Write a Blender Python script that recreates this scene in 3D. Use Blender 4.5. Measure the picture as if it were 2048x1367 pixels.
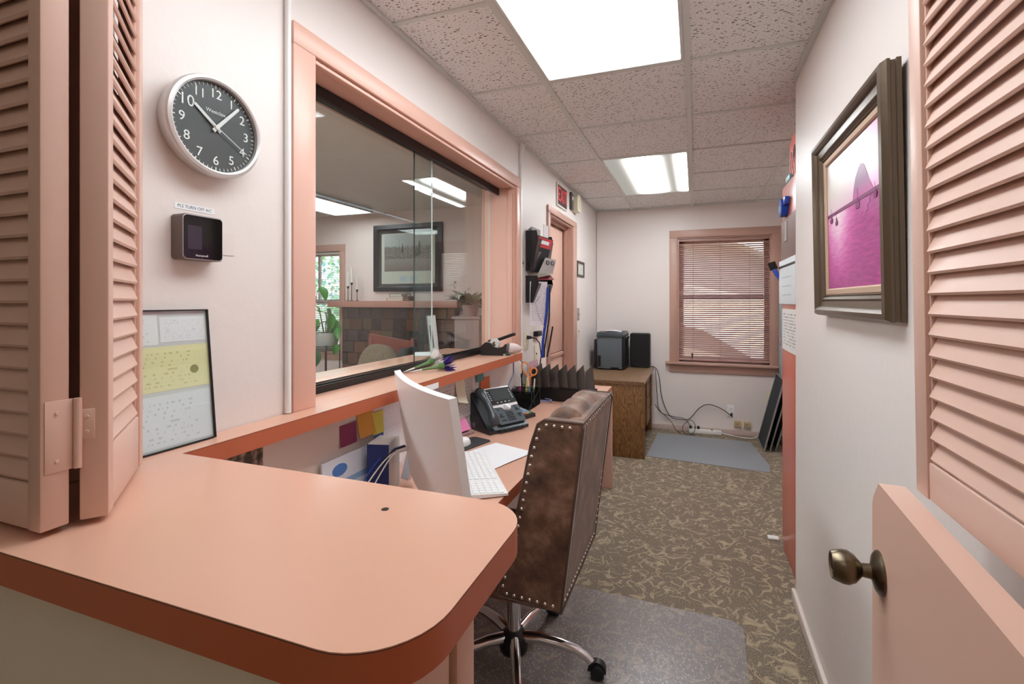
import bpy, bmesh, math, random
from mathutils import Vector, Matrix
random.seed(7)
for o in list(bpy.data.objects): bpy.data.objects.remove(o)
SC = bpy.context.scene
COL = SC.collection
PI = math.pi

# ------------------------------------------------------------------ camera, world, sun, exposure
HC = 1.37
cd = bpy.data.cameras.new('camera'); cam = bpy.data.objects.new('camera', cd); COL.objects.link(cam)
cam.location = (0, 0, HC)
cam.rotation_euler = (PI/2, 0, 0.33715)
cd.sensor_fit = 'HORIZONTAL'; cd.sensor_width = 36.0
cd.lens = 941.0/2048*36
cd.shift_x = -(1060.6-1024)/2048
cd.shift_y = -(683.5-601.8)/2048
cd.clip_start = 0.02; cd.clip_end = 200
SC.camera = cam

W = bpy.data.worlds.new('world'); SC.world = W; W.use_nodes = True
wn = W.node_tree.nodes; wl = W.node_tree.links
sky = wn.new('ShaderNodeTexSky'); sky.sky_type = 'NISHITA'; sky.sun_disc = False
sky.sun_elevation = math.radians(48); sky.sun_rotation = math.radians(200)
wn['Background'].inputs[1].default_value = 0.30
wl.new(sky.outputs[0], wn['Background'].inputs[0])
sl = bpy.data.lights.new('sun', 'SUN'); sl.energy = 4.2; sl.angle = 0.01; sl.color = (1, .94, .84)
so = bpy.data.objects.new('sun', sl); COL.objects.link(so)
so.rotation_euler = Vector((0.55, 0.75, -0.95)).to_track_quat('-Z', 'Y').to_euler()

SC.view_settings.view_transform = 'Standard'
SC.view_settings.look = 'None'
SC.view_settings.gamma = 1.0
SC.view_settings.use_curve_mapping = False
SC.view_settings.exposure = 1.25
LIGHT_OFFICE = 9.5       # emission of the ceiling panels
LIGHT_RECEPTION = 8.5
LIGHT_HALL = 0.9

# ------------------------------------------------------------------ materials
def s2l(c):
    r = []
    for v in c:
        v = v/255.0
        r.append(v/12.92 if v <= .04045 else ((v+.055)/1.055)**2.4)
    return tuple(r)+(1.0,)
MATS = {}
def mat(name, rgb, rough=.5, metal=0.0, bump=0.0, bscale=60.0, var=0.0, vscale=6.0, spec=.5, coat=0.0, sheen=0.0, emit=0.0):
    if name in MATS: return MATS[name]
    m = bpy.data.materials.new(name); m.use_nodes = True
    nt = m.node_tree; n = nt.nodes; l = nt.links
    p = n['Principled BSDF']
    c = s2l(rgb)
    p.inputs['Base Color'].default_value = c
    p.inputs['Roughness'].default_value = rough
    p.inputs['Metallic'].default_value = metal
    p.inputs['Specular IOR Level'].default_value = spec
    p.inputs['Coat Weight'].default_value = coat
    p.inputs['Sheen Weight'].default_value = sheen
    if emit: p.inputs['Emission Color'].default_value = c; p.inputs['Emission Strength'].default_value = emit
    if bump or var:
        tc = n.new('ShaderNodeTexCoord')
    if var:
        nz = n.new('ShaderNodeTexNoise'); nz.inputs['Scale'].default_value = vscale; nz.inputs['Detail'].default_value = 5
        l.new(tc.outputs['Object'], nz.inputs['Vector'])
        mx = n.new('ShaderNodeMix'); mx.data_type = 'RGBA'
        mx.inputs[6].default_value = tuple(max(0, x*(1-var)) for x in c[:3])+(1,)
        mx.inputs[7].default_value = tuple(min(1, x*(1+var)) for x in c[:3])+(1,)
        l.new(nz.outputs['Fac'], mx.inputs[0]); l.new(mx.outputs[2], p.inputs['Base Color'])
    if bump:
        nb = n.new('ShaderNodeTexNoise'); nb.inputs['Scale'].default_value = bscale; nb.inputs['Detail'].default_value = 4
        l.new(tc.outputs['Object'], nb.inputs['Vector'])
        b = n.new('ShaderNodeBump'); b.inputs['Strength'].default_value = bump; b.inputs['Distance'].default_value = .01
        l.new(nb.outputs['Fac'], b.inputs['Height']); l.new(b.outputs['Normal'], p.inputs['Normal'])
    MATS[name] = m; return m
def nodemat(name):
    m = bpy.data.materials.new(name); m.use_nodes = True; MATS[name] = m
    return m, m.node_tree.nodes, m.node_tree.links, m.node_tree.nodes['Principled BSDF']
def ramp(n, stops, interp='LINEAR'):
    r = n.new('ShaderNodeValToRGB'); e = r.color_ramp; e.interpolation = interp
    while len(e.elements) < len(stops): e.elements.new(.5)
    for el, (p, c) in zip(e.elements, stops): el.position = p; el.color = c if len(c) == 4 else s2l(c)
    return r
def mth(n, l, op, a, b=None, clamp=False):
    x = n.new('ShaderNodeMath'); x.operation = op; x.use_clamp = clamp
    for i, v in enumerate((a, b)):
        if v is None: continue
        if isinstance(v, (int, float)): x.inputs[i].default_value = v
        else: l.new(v, x.inputs[i])
    return x.outputs[0]

WALL = mat('wall_plaster', (232, 222, 217), .42, bump=.09, bscale=34, var=.02, vscale=3)
WALLR = mat('reception_plaster', (224, 208, 202), .6, bump=.1, bscale=34)
HALLW = mat('hall_plaster', (238, 226, 208), .6, bump=.1, bscale=34)
TRIM = mat('salmon_trim_paint', (228, 182, 164), .34, bump=.04, bscale=25)
TRIM2 = mat('dusty_rose_trim_paint', (188, 150, 135), .4, bump=.04, bscale=25)
SHUT = mat('shutter_paint', (221, 184, 168), .42, bump=.05, bscale=30)
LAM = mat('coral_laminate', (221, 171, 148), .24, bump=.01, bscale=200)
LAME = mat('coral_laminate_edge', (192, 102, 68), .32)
SEAM = mat('laminate_seam', (70, 36, 24), .5)
DOORP = mat('door_paint', (218, 178, 160), .36, bump=.03, bscale=12)
WHITE = mat('white_plastic', (238, 236, 234), .35)
PAPER = mat('white_paper', (240, 240, 242), .7)
BLACK = mat('black_plastic', (20, 20, 22), .35)
BLACKM = mat('black_matte', (12, 12, 13), .7)
DGREY = mat('dark_grey_plastic', (66, 72, 78), .4)
CHROME = mat('chrome', (225, 225, 228), .12, 1.0)
STEEL = mat('brushed_steel', (205, 205, 208), .3, 1.0)
ALU = mat('silver_paint', (214, 210, 208), .35, .55)
BRONZE = mat('aged_bronze', (112, 100, 82), .3, 1.0)
IVORY = mat('ivory_plastic', (228, 220, 196), .45)
TBAR = mat('grid_white', (214, 216, 212), .4)
RUBBER = mat('caster_black', (18, 18, 19), .45)

# ceiling tile: pinholes and fissures
m, n, l, p = nodemat('mineral_tile'); TILE = m
tc = n.new('ShaderNodeTexCoord')
mp = n.new('ShaderNodeMapping'); mp.inputs['Scale'].default_value = (1, 1, 1); l.new(tc.outputs['Object'], mp.inputs[0])
nz = n.new('ShaderNodeTexNoise'); nz.inputs['Scale'].default_value = 14; nz.inputs['Detail'].default_value = 2
l.new(mp.outputs[0], nz.inputs['Vector'])
add = n.new('ShaderNodeVectorMath'); add.operation = 'MULTIPLY_ADD'
l.new(nz.outputs['Color'], add.inputs[0]); add.inputs[1].default_value = (.03, .03, 0); l.new(mp.outputs[0], add.inputs[2])
m2 = n.new('ShaderNodeMapping'); m2.inputs['Scale'].default_value = (52, 105, 1); m2.inputs['Rotation'].default_value = (0, 0, .5); l.new(add.outputs[0], m2.inputs[0])
vo = n.new('ShaderNodeTexVoronoi'); vo.inputs['Scale'].default_value = 1; vo.voronoi_dimensions = '2D'; l.new(m2.outputs[0], vo.inputs['Vector'])
sep = n.new('ShaderNodeSeparateColor'); l.new(vo.outputs['Color'], sep.inputs[0])
rad = mth(n, l, 'MULTIPLY', mth(n, l, 'POWER', sep.outputs[0], 2.2), .36)
fis = mth(n, l, 'LESS_THAN', vo.outputs['Distance'], rad)
vo2 = n.new('ShaderNodeTexVoronoi'); vo2.voronoi_dimensions = '2D'; vo2.inputs['Scale'].default_value = 150; l.new(mp.outputs[0], vo2.inputs['Vector'])
pin = mth(n, l, 'MULTIPLY', mth(n, l, 'LESS_THAN', vo2.outputs['Distance'], .22), .45)
hole = mth(n, l, 'MAXIMUM', fis, pin)
mx = n.new('ShaderNodeMix'); mx.data_type = 'RGBA'; l.new(hole, mx.inputs[0])
mx.inputs[6].default_value = s2l((240, 239, 238)); mx.inputs[7].default_value = s2l((140, 130, 126)); l.new(mx.outputs[2], p.inputs['Base Color'])
p.inputs['Roughness'].default_value = .9
b = n.new('ShaderNodeBump'); b.invert = True; b.inputs['Strength'].default_value = .5; b.inputs['Distance'].default_value = .004
l.new(hole, b.inputs['Height']); l.new(b.outputs[0], p.inputs['Normal'])

# carpet: broken tan scrolls on brown loop pile
m, n, l, p = nodemat('scroll_carpet'); CARPET = m
tc = n.new('ShaderNodeTexCoord')
def scroll(scale, off, width, mscale):
    mp = n.new('ShaderNodeMapping'); mp.inputs['Location'].default_value = off; l.new(tc.outputs['Object'], mp.inputs[0])
    a = n.new('ShaderNodeTexNoise'); a.noise_dimensions = '2D'; a.inputs['Scale'].default_value = scale; a.inputs['Detail'].default_value = .6; a.inputs['Distortion'].default_value = .6
    l.new(mp.outputs[0], a.inputs['Vector'])
    k = mth(n, l, 'ABSOLUTE', mth(n, l, 'SUBTRACT', a.outputs['Fac'], .5))
    line = mth(n, l, 'SUBTRACT', 1.0, mth(n, l, 'DIVIDE', k, width), True)
    g = n.new('ShaderNodeTexNoise'); g.noise_dimensions = '2D'; g.inputs['Scale'].default_value = mscale; l.new(mp.outputs[0], g.inputs['Vector'])
    gate = mth(n, l, 'MULTIPLY', mth(n, l, 'SUBTRACT', g.outputs['Fac'], .42), 12, True)
    return mth(n, l, 'MULTIPLY', line, gate)
s1 = scroll(12, (0, 0, 0), .055, 13); s2 = scroll(14, (7.3, 2.1, 0), .048, 16)
pat = mth(n, l, 'MAXIMUM', s1, s2)
fn = n.new('ShaderNodeTexNoise'); fn.inputs['Scale'].default_value = 230; fn.inputs['Detail'].default_value = 2; l.new(tc.outputs['Object'], fn.inputs['Vector'])
pat2 = mth(n, l, 'MULTIPLY', pat, mth(n, l, 'ADD', mth(n, l, 'MULTIPLY', fn.outputs['Fac'], .8), .55), True)
base = ramp(n, [(.3, (88, 76, 65)), (.5, (130, 116, 101)), (.72, (172, 157, 139))]); l.new(fn.outputs['Fac'], base.inputs[0])
mx = n.new('ShaderNodeMix'); mx.data_type = 'RGBA'; l.new(pat2, mx.inputs[0]); l.new(base.outputs[0], mx.inputs[6]); mx.inputs[7].default_value = s2l((186, 168, 140))
l.new(mx.outputs[2], p.inputs['Base Color']); p.inputs['Roughness'].default_value = .95; p.inputs['Specular IOR Level'].default_value = .1
b = n.new('ShaderNodeBump'); b.inputs['Strength'].default_value = .7; b.inputs['Distance'].default_value = .004
l.new(fn.outputs['Fac'], b.inputs['Height']); l.new(b.outputs[0], p.inputs['Normal'])

# oak veneer: growth-ring figure
def oak(name, dark, light, axis_scale):
    m, n, l, p = nodemat(name)
    tc = n.new('ShaderNodeTexCoord'); mp = n.new('ShaderNodeMapping'); mp.inputs['Scale'].default_value = axis_scale; l.new(tc.outputs['Object'], mp.inputs[0])
    nz = n.new('ShaderNodeTexNoise'); nz.inputs['Scale'].default_value = 2.2; nz.inputs['Detail'].default_value = 3; l.new(mp.outputs[0], nz.inputs['Vector'])
    rings = mth(n, l, 'FRACT', mth(n, l, 'MULTIPLY', nz.outputs['Fac'], 22))
    f = n.new('ShaderNodeTexNoise'); f.inputs['Scale'].default_value = 30; f.inputs['Detail'].default_value = 6
    mp2 = n.new('ShaderNodeMapping'); mp2.inputs['Scale'].default_value = tuple(a*1.0 for a in axis_scale); l.new(tc.outputs['Object'], mp2.inputs[0]); l.new(mp2.outputs[0], f.inputs['Vector'])
    v = mth(n, l, 'ADD', mth(n, l, 'MULTIPLY', rings, .5), mth(n, l, 'MULTIPLY', f.outputs['Fac'], .5))
    r = ramp(n, [(.2, dark), (.75, light)]); l.new(v, r.inputs[0]); l.new(r.outputs[0], p.inputs['Base Color'])
    p.inputs['Roughness'].default_value = .38
    return m
OAK = oak('oak_veneer_upright', (88, 60, 34), (160, 118, 74), (5, 5, .7))
OAKT = oak('oak_veneer_top', (96, 72, 52), (150, 118, 88), (5, 1.0, 5))

# brown suede
m, n, l, p = nodemat('brown_suede'); SUEDE = m
tc = n.new('ShaderNodeTexCoord')
a = n.new('ShaderNodeTexNoise'); a.inputs['Scale'].default_value = 11; a.inputs['Detail'].default_value = 7; a.inputs['Roughness'].default_value = .65; l.new(tc.outputs['Object'], a.inputs['Vector'])
r = ramp(n, [(.3, (62, 41, 31)), (.52, (114, 80, 61)), (.72, (162, 124, 102))]); l.new(a.outputs['Fac'], r.inputs[0]); l.new(r.outputs[0], p.inputs['Base Color'])
p.inputs['Roughness'].default_value = .62; p.inputs['Sheen Weight'].default_value = .35; p.inputs['Sheen Roughness'].default_value = .4
b = n.new('ShaderNodeBump'); b.inputs['Strength'].default_value = .15; b.inputs['Distance'].default_value = .01; l.new(a.outputs['Fac'], b.inputs['Height']); l.new(b.outputs[0], p.inputs['Normal'])

# clear panes: Schlick mix of transparent and glossy
def glassmat(name, tint, base=.04, rough=0.0, haze=0.0, hazec=(.5, .5, .5, 1), top=.9, dots=False):
    m = bpy.data.materials.new(name); m.use_nodes = True; n = m.node_tree.nodes; l = m.node_tree.links
    n.remove(n['Principled BSDF'])
    tr = n.new('ShaderNodeBsdfTransparent'); tr.inputs[0].default_value = tint
    gl = n.new('ShaderNodeBsdfGlossy'); gl.inputs['Roughness'].default_value = rough; gl.inputs[0].default_value = (1, 1, 1, 1)
    lw = n.new('ShaderNodeLayerWeight'); lw.inputs[0].default_value = .5
    f = mth(n, l, 'ADD', mth(n, l, 'MULTIPLY', mth(n, l, 'POWER', lw.outputs['Facing'], 5), top), base, True)
    src = tr.outputs[0]
    if haze:
        df = n.new('ShaderNodeBsdfDiffuse'); df.inputs[0].default_value = hazec
        mh = n.new('ShaderNodeMixShader'); mh.inputs[0].default_value = haze; l.new(tr.outputs[0], mh.inputs[1]); l.new(df.outputs[0], mh.inputs[2]); src = mh.outputs[0]
    mx = n.new('ShaderNodeMixShader'); l.new(f, mx.inputs[0]); l.new(src, mx.inputs[1]); l.new(gl.outputs[0], mx.inputs[2])
    l.new(mx.outputs[0], n['Material Output'].inputs[0])
    if dots:
        tcv = n.new('ShaderNodeTexCoord'); vv = n.new('ShaderNodeTexVoronoi'); vv.voronoi_dimensions = '2D'; vv.inputs['Scale'].default_value = 42; l.new(tcv.outputs['Object'], vv.inputs['Vector'])
        d_ = mth(n, l, 'MULTIPLY', mth(n, l, 'LESS_THAN', vv.outputs['Distance'], .085), .55)
        l.new(mth(n, l, 'ADD', d_, haze), mh.inputs[0])
    MATS[name] = m; return m
GLASS = glassmat('window_glass', (.96, .985, .975, 1))
GEDGE = mat('glass_edge_pale', (196, 214, 212), .15)
GEDGED = mat('glass_edge_dark', (34, 52, 52), .15)
ACRYL = glassmat('clear_acrylic', (.95, .97, .98, 1), .06)
VINYL = glassmat('clear_vinyl_mat', (.95, .94, .95, 1), .035, .28, .16, (.58, .54, .54, 1), .35, True)
FROST = glassmat('frosted_vinyl_mat', (.8, .8, .82, 1), .03, .35, .8, (.33, .34, .36, 1), .3)

# light diffuser: two tubes behind prismatic acrylic
def diffuser(name, strength, edge):
    m = bpy.data.materials.new(name); m.use_nodes = True; n = m.node_tree.nodes; l = m.node_tree.links
    n.remove(n['Principled BSDF'])
    tc = n.new('ShaderNodeTexCoord'); sp = n.new('ShaderNodeSeparateXYZ'); l.new(tc.outputs['Generated'], sp.inputs[0])
    def tube(c, w):
        d = mth(n, l, 'DIVIDE', mth(n, l, 'SUBTRACT', sp.outputs['X'], c), w)
        return mth(n, l, 'EXPONENT', mth(n, l, 'MULTIPLY', mth(n, l, 'MULTIPLY', d, d), -1))
    t = mth(n, l, 'ADD', tube(.47, .125), tube(.99, .075), True)
    dy = mth(n, l, 'ABSOLUTE', mth(n, l, 'SUBTRACT', sp.outputs['Y'], .5))
    ends = mth(n, l, 'SUBTRACT', 1.0, mth(n, l, 'POWER', mth(n, l, 'MULTIPLY', dy, 2.0), 14), True)
    t = mth(n, l, 'MULTIPLY', t, ends)
    s = mth(n, l, 'MULTIPLY', mth(n, l, 'ADD', mth(n, l, 'MULTIPLY', t, 1-edge), edge), strength)
    e = n.new('ShaderNodeEmission'); l.new(s, e.inputs[1])
    ec = n.new('ShaderNodeMix'); ec.data_type = 'RGBA'; ec.inputs[6].default_value = (1.0, .93, .82, 1); ec.inputs[7].default_value = (.94, 1.0, 1.03, 1); l.new(mth(n, l, 'MULTIPLY', s, .5, True), ec.inputs[0]); l.new(ec.outputs[2], e.inputs[0])
    l.new(e.outputs[0], n['Material Output'].inputs[0])
    return m

def printed(name, paper, ink, rows=26.0, dens=.5, axis=1):
    """sheet with faint rows of text (flat print)"""
    m, n, l, p = nodemat(name)
    tc = n.new('ShaderNodeTexCoord'); sp = n.new('ShaderNodeSeparateXYZ'); l.new(tc.outputs['UV'], sp.inputs[0])
    v = mth(n, l, 'FRACT', mth(n, l, 'MULTIPLY', sp.outputs['Y'], rows))
    line = mth(n, l, 'LESS_THAN', v, .45)
    row = mth(n, l, 'FLOOR', mth(n, l, 'MULTIPLY', sp.outputs['Y'], rows))
    cmb = n.new('ShaderNodeCombineXYZ'); l.new(mth(n, l, 'MULTIPLY', sp.outputs['X'], 34.0), cmb.inputs[0]); l.new(mth(n, l, 'MULTIPLY', row, 3.7), cmb.inputs[1])
    nz = n.new('ShaderNodeTexNoise'); nz.inputs['Scale'].default_value = 1; l.new(cmb.outputs[0], nz.inputs['Vector'])
    word = mth(n, l, 'GREATER_THAN', nz.outputs['Fac'], 1-dens)
    mx_ = mth(n, l, 'MULTIPLY', line, word)
    ex = mth(n, l, 'ABSOLUTE', mth(n, l, 'SUBTRACT', sp.outputs['X'], .5)); ey = mth(n, l, 'ABSOLUTE', mth(n, l, 'SUBTRACT', sp.outputs['Y'], .5))
    inside = mth(n, l, 'MULTIPLY', mth(n, l, 'LESS_THAN', ex, .4), mth(n, l, 'LESS_THAN', ey, .4))
    mx_ = mth(n, l, 'MULTIPLY', mx_, inside)
    mix = n.new('ShaderNodeMix'); mix.data_type = 'RGBA'; l.new(mx_, mix.inputs[0]); mix.inputs[6].default_value = s2l(paper); mix.inputs[7].default_value = s2l(ink)
    l.new(mix.outputs[2], p.inputs['Base Color']); p.inputs['Roughness'].default_value = .6
    return m

# ------------------------------------------------------------------ builders
def frame(ox, oy, oz, x, y, z):
    return Matrix(((x[0], y[0], z[0], ox), (x[1], y[1], z[1], oy), (x[2], y[2], z[2], oz), (0, 0, 0, 1)))
def on_left(y, z, x=-1.035):   # a wall frame facing +X: local x = along the wall, y = up, z = out of the wall
    return frame(x, y, z, (0, 1, 0), (0, 0, 1), (1, 0, 0))
def on_right(y, z, x=.428): return frame(x, y, z, (0, -1, 0), (0, 0, 1), (-1, 0, 0))
def on_far(x, z, y=5.165): return frame(x, y, z, (1, 0, 0), (0, 0, 1), (0, -1, 0))
ORI = {}
class B:
    def __init__(s, M=None): s.bm = bmesh.new(); s.M = M
    def _fin(s, vs, M=None):
        if M is not None:
            for v in vs: v.co = M @ v.co
        if s.M is not None:
            for v in vs: v.co = s.M @ v.co
    def box(s, x0, x1, y0, y1, z0, z1, bev=0, M=None, seg=2):
        if x1 < x0: x0, x1 = x1, x0
        if y1 < y0: y0, y1 = y1, y0
        if z1 < z0: z0, z1 = z1, z0
        co = [(x, y, z) for x in (x0, x1) for y in (y0, y1) for z in (z0, z1)]
        tgt = s.bm if not bev else bmesh.new()
        vs = [tgt.verts.new(c) for c in co]
        fs = []
        for q in ((0, 1, 3, 2), (4, 6, 7, 5), (0, 4, 5, 1), (2, 3, 7, 6), (0, 2, 6, 4), (1, 5, 7, 3)): fs.append(tgt.faces.new([vs[i] for i in q]))
        if bev:
            bmesh.ops.bevel(tgt, geom=list(tgt.edges), offset=bev, segments=seg, affect='EDGES', profile=.5)
            vs = s._merge(tgt)
        s._fin(vs, M); return s
    def _merge(s, o):
        mp = {}
        for v in o.verts: mp[v] = s.bm.verts.new(v.co)
        for f in o.faces:
            try: s.bm.faces.new([mp[v] for v in f.verts])
            except ValueError: pass
        o.free(); return list(mp.values())
    def prism(s, pts, h0, h1, M=None, bev=0):
        """polygon in local xy, extruded in z"""
        t = bmesh.new()
        a = [t.verts.new((q[0], q[1], h0)) for q in pts]; b_ = [t.verts.new((q[0], q[1], h1)) for q in pts]
        k = len(pts)
        t.faces.new(a[::-1]); t.faces.new(b_)
        for i in range(k): t.faces.new((a[i], a[(i+1) % k], b_[(i+1) % k], b_[i]))
        bmesh.ops.recalc_face_normals(t, faces=list(t.faces))
        if bev:
            ed = [e for e in t.edges if abs(e.verts[0].co.z-e.verts[1].co.z) < 1e-6]
            bmesh.ops.bevel(t, geom=ed, offset=bev, segments=2, affect='EDGES', profile=.5)
        s._fin(s._merge(t), M); return s
    def cyl(s, p0, p1, r0, r1=None, seg=16, M=None, caps=True):
        r1 = r0 if r1 is None else r1
        p0, p1 = Vector(p0), Vector(p1); d = (p1-p0).normalized()
        u = d.orthogonal().normalized(); v = d.cross(u)
        A = []; C = []
        for i in range(seg):
            t = 2*PI*i/seg; w = u*math.cos(t)+v*math.sin(t)
            A.append(s.bm.verts.new(p0+w*r0)); C.append(s.bm.verts.new(p1+w*r1))
        for i in range(seg): s.bm.faces.new((A[i], A[(i+1) % seg], C[(i+1) % seg], C[i]))
        if caps: s.bm.faces.new(A[::-1]); s.bm.faces.new(C)
        s._fin(A+C, M); return s
    def tube(s, pts, r, seg=8, M=None, closed=False, flat=1.0, rs=None):
        pts = [Vector(q) for q in pts]; k = len(pts); rings = []
        ref = None; allv = []
        for i in range(k):
            if closed: d = (pts[(i+1) % k]-pts[i-1]).normalized()
            else: d = (pts[min(i+1, k-1)]-pts[max(i-1, 0)]).normalized()
            if ref is None: u = d.orthogonal().normalized()
            else:
                u = ref-d*ref.dot(d)
                u = u.normalized() if u.length > 1e-6 else d.orthogonal().normalized()
            ref = u; v = d.cross(u); rr = r if rs is None else rs[i]
            ring = [s.bm.verts.new(pts[i]+(u*math.cos(2*PI*j/seg)+v*math.sin(2*PI*j/seg)*flat)*rr) for j in range(seg)]
            rings.append(ring); allv += ring
        for i in range(k if closed else k-1):
            a, b_ = rings[i], rings[(i+1) % k]
            for j in range(seg): s.bm.faces.new((a[j], a[(j+1) % seg], b_[(j+1) % seg], b_[j]))
        if not closed: s.bm.faces.new(rings[0][::-1]); s.bm.faces.new(rings[-1])
        s._fin(allv, M); return s
    def lathe(s, prof, seg=24, M=None):
        """prof: (r, h) along local z"""
        rings = []; allv = []
        for r_, h in prof:
            if r_ < 1e-6: v = s.bm.verts.new((0, 0, h)); rings.append([v]); allv.append(v)
            else:
                g = [s.bm.verts.new((r_*math.cos(2*PI*j/seg), r_*math.sin(2*PI*j/seg), h)) for j in range(seg)]; rings.append(g); allv += g
        for a, b_ in zip(rings, rings[1:]):
            for j in range(seg):
                q = [a[j % len(a)], a[(j+1) % len(a)], b_[(j+1) % len(b_)], b_[j % len(b_)]]
                u = []
                for v in q:
                    if v not in u: u.append(v)
                if len(u) > 2: s.bm.faces.new(u)
        s._fin(allv, M); return s
    def quad(s, *c, M=None):
        vs = [s.bm.verts.new(q) for q in c]; s.bm.faces.new(vs); s._fin(vs, M); return s
    def grid(s, fn, nu, nv, M=None, wrapu=False):
        vs = [[s.bm.verts.new(fn(i/(nu-1) if not wrapu else i/nu, j/(nv-1))) for j in range(nv)] for i in range(nu)]
        for i in range(nu if wrapu else nu-1):
            for j in range(nv-1):
                a = vs[i]; b_ = vs[(i+1) % nu]
                s.bm.faces.new((a[j], b_[j], b_[j+1], a[j+1]))
        s._fin([v for r_ in vs for v in r_], M); return s
    def sphere(s, c, r, seg=12, rings=8, sc=(1, 1, 1), M=None):
        prof = [(math.sin(PI*i/rings)*r, -math.cos(PI*i/rings)*r) for i in range(rings+1)]
        T = Matrix.Translation(c) @ Matrix.Diagonal((*sc, 1))
        return s.lathe(prof, seg, M=(M @ T) if M is not None else T)
    def mitre(s, prof, w, h, M=None):
        """picture frame: prof = [(inset, height)], outer w x h in local xy, height in z"""
        loops = []; allv = []
        for ins, ht in prof:
            g = [s.bm.verts.new(q) for q in ((ins, ins, ht), (w-ins, ins, ht), (w-ins, h-ins, ht), (ins, h-ins, ht))]; loops.append(g); allv += g
        for a, b_ in zip(loops, loops[1:]):
            for i in range(4): s.bm.faces.new((a[i], a[(i+1) % 4], b_[(i+1) % 4], b_[i]))
        s._fin(allv, M); return s
    def mesh(s, name, mt, smooth=35):
        bmesh.ops.recalc_face_normals(s.bm, faces=list(s.bm.faces))
        me = bpy.data.meshes.new(name); s.bm.to_mesh(me); s.bm.free()
        if mt: me.materials.append(mt)
        if smooth:
            for q in me.polygons: q.use_smooth = True
            me.set_sharp_from_angle(angle=math.radians(smooth))
        return me
    def build(s, name, mt, parent=None, world=True, smooth=35, label=None):
        """verts are world coordinates; they are stored relative to the parent thing's origin"""
        if parent is None: cen = Vector((0, 0, 0)); 
        if parent is not None and world:
            inv = ORI[parent.name].inverted()
            for v in s.bm.verts: v.co = inv @ v.co
            me = s.mesh(name, mt, smooth); o = bpy.data.objects.new(name, me)
        else:
            if parent is None and s.bm.verts:
                xs = [v.co.x for v in s.bm.verts]; ys = [v.co.y for v in s.bm.verts]; zs = [v.co.z for v in s.bm.verts]
                cen = Vector(((min(xs)+max(xs))/2, (min(ys)+max(ys))/2, min(zs)))
                for v in s.bm.verts: v.co -= cen
            me = s.mesh(name, mt, smooth); o = bpy.data.objects.new(name, me)
            if parent is None: o.location = cen
        COL.objects.link(o)
        if parent is not None: o.parent = parent
        ORI[o.name] = ORI[parent.name] if parent is not None else Matrix.Translation(o.location)
        if label: o['label'] = label
        return o
def tag(o, label=None, cat=None, group=None, kind=None):
    if label: o['label'] = label
    if cat: o['category'] = cat
    if group: o['group'] = group
    if kind: o['kind'] = kind
    return o
def thing(name, label, cat, loc, group=None, M=None):
    o = bpy.data.objects.new(name, None); COL.objects.link(o); o.empty_display_size = .05
    if M is None: M = Matrix.Translation(loc)
    o.matrix_world = M; ORI[o.name] = M.copy()
    return tag(o, label, cat, group)
def struct(name, b, mt, smooth=35, parent=None):
    o = b.build(name, mt, parent, smooth=smooth)
    if parent is None: o['kind'] = 'structure'
    return o
def sempty(name, loc=(0, 0, 0)):
    o = bpy.data.objects.new(name, None); COL.objects.link(o); o.location = loc; o['kind'] = 'structure'; ORI[o.name] = Matrix.Translation(loc); return o
def link_copy(src, name, parent, offset):
    o = src.copy(); o.name = name; COL.objects.link(o); o.parent = parent; o.location = Vector(src.location)+Vector(offset); ORI[o.name] = ORI[parent.name] if parent else Matrix.Translation(o.location); return o
def single(name, b, mt, label, cat, group=None, smooth=35): return tag(b.build(name, mt, None, smooth=smooth), label, cat, group)
def text(parent, name, string, size, M, mt, ext=.0004, align='CENTER', squash=1.0):
    cu = bpy.data.curves.new(name, 'FONT'); cu.body = string; cu.size = size; cu.extrude = ext; cu.align_x = align; cu.align_y = 'CENTER'; cu.resolution_u = 3
    t = bpy.data.objects.new('tmp', cu); COL.objects.link(t)
    dg = bpy.context.evaluated_depsgraph_get(); me = bpy.data.meshes.new_from_object(t.evaluated_get(dg))
    bpy.data.objects.remove(t)
    me.name = name; me.transform(ORI[parent.name].inverted() @ M @ Matrix.Diagonal((squash, 1, 1, 1))); me.materials.clear(); me.materials.append(mt)
    o = bpy.data.objects.new(name, me); COL.objects.link(o); o.parent = parent; ORI[o.name] = ORI[parent.name]; return o
def sheet(b, w, h, M, t=.0008, curl=0.0, n_=6, lift=0.0):
    """paper w x h in local xy (origin lower left), with a slight curl; carries UVs afterwards"""
    b.grid(lambda u, v: (u*w, v*h, t+lift*(1-v)**2+curl*math.sin(PI*u)), n_, n_, M=M); return b
def add_uv(o, M, w, h):
    me = o.data; uv = me.uv_layers.new(name='UVMap'); inv = M.inverted(); base = ORI[o.name]
    for lp in me.loops:
        c = inv @ (base @ me.vertices[lp.vertex_index].co); uv.data[lp.index].uv = (c.x/w, c.y/h)
T = Matrix.Translation
def RX(a): return Matrix.Rotation(a, 4, 'X')
def RY(a): return Matrix.Rotation(a, 4, 'Y')
def RZ(a): return Matrix.Rotation(a, 4, 'Z')
def arc(cx, cy, r, a0, a1, k=8): return [(cx+r*math.cos(a0+(a1-a0)*i/k), cy+r*math.sin(a0+(a1-a0)*i/k)) for i in range(k+1)]
def rrect(w, h, r, k=5): return arc(w-r, r, r, -PI/2, 0, k)+arc(w-r, h-r, r, 0, PI/2, k)+arc(r, h-r, r, PI/2, PI, k)+arc(r, r, r, PI, 1.5*PI, k)

# ================================================================== SETTING
FZ = .02; CZ = 2.354
XW, XR, YF = -1.035, .428, 5.165
b = B().box(-5.4, 1.2, -1.8, 5.32, -.08, FZ); struct('floor', b, CARPET)

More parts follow.
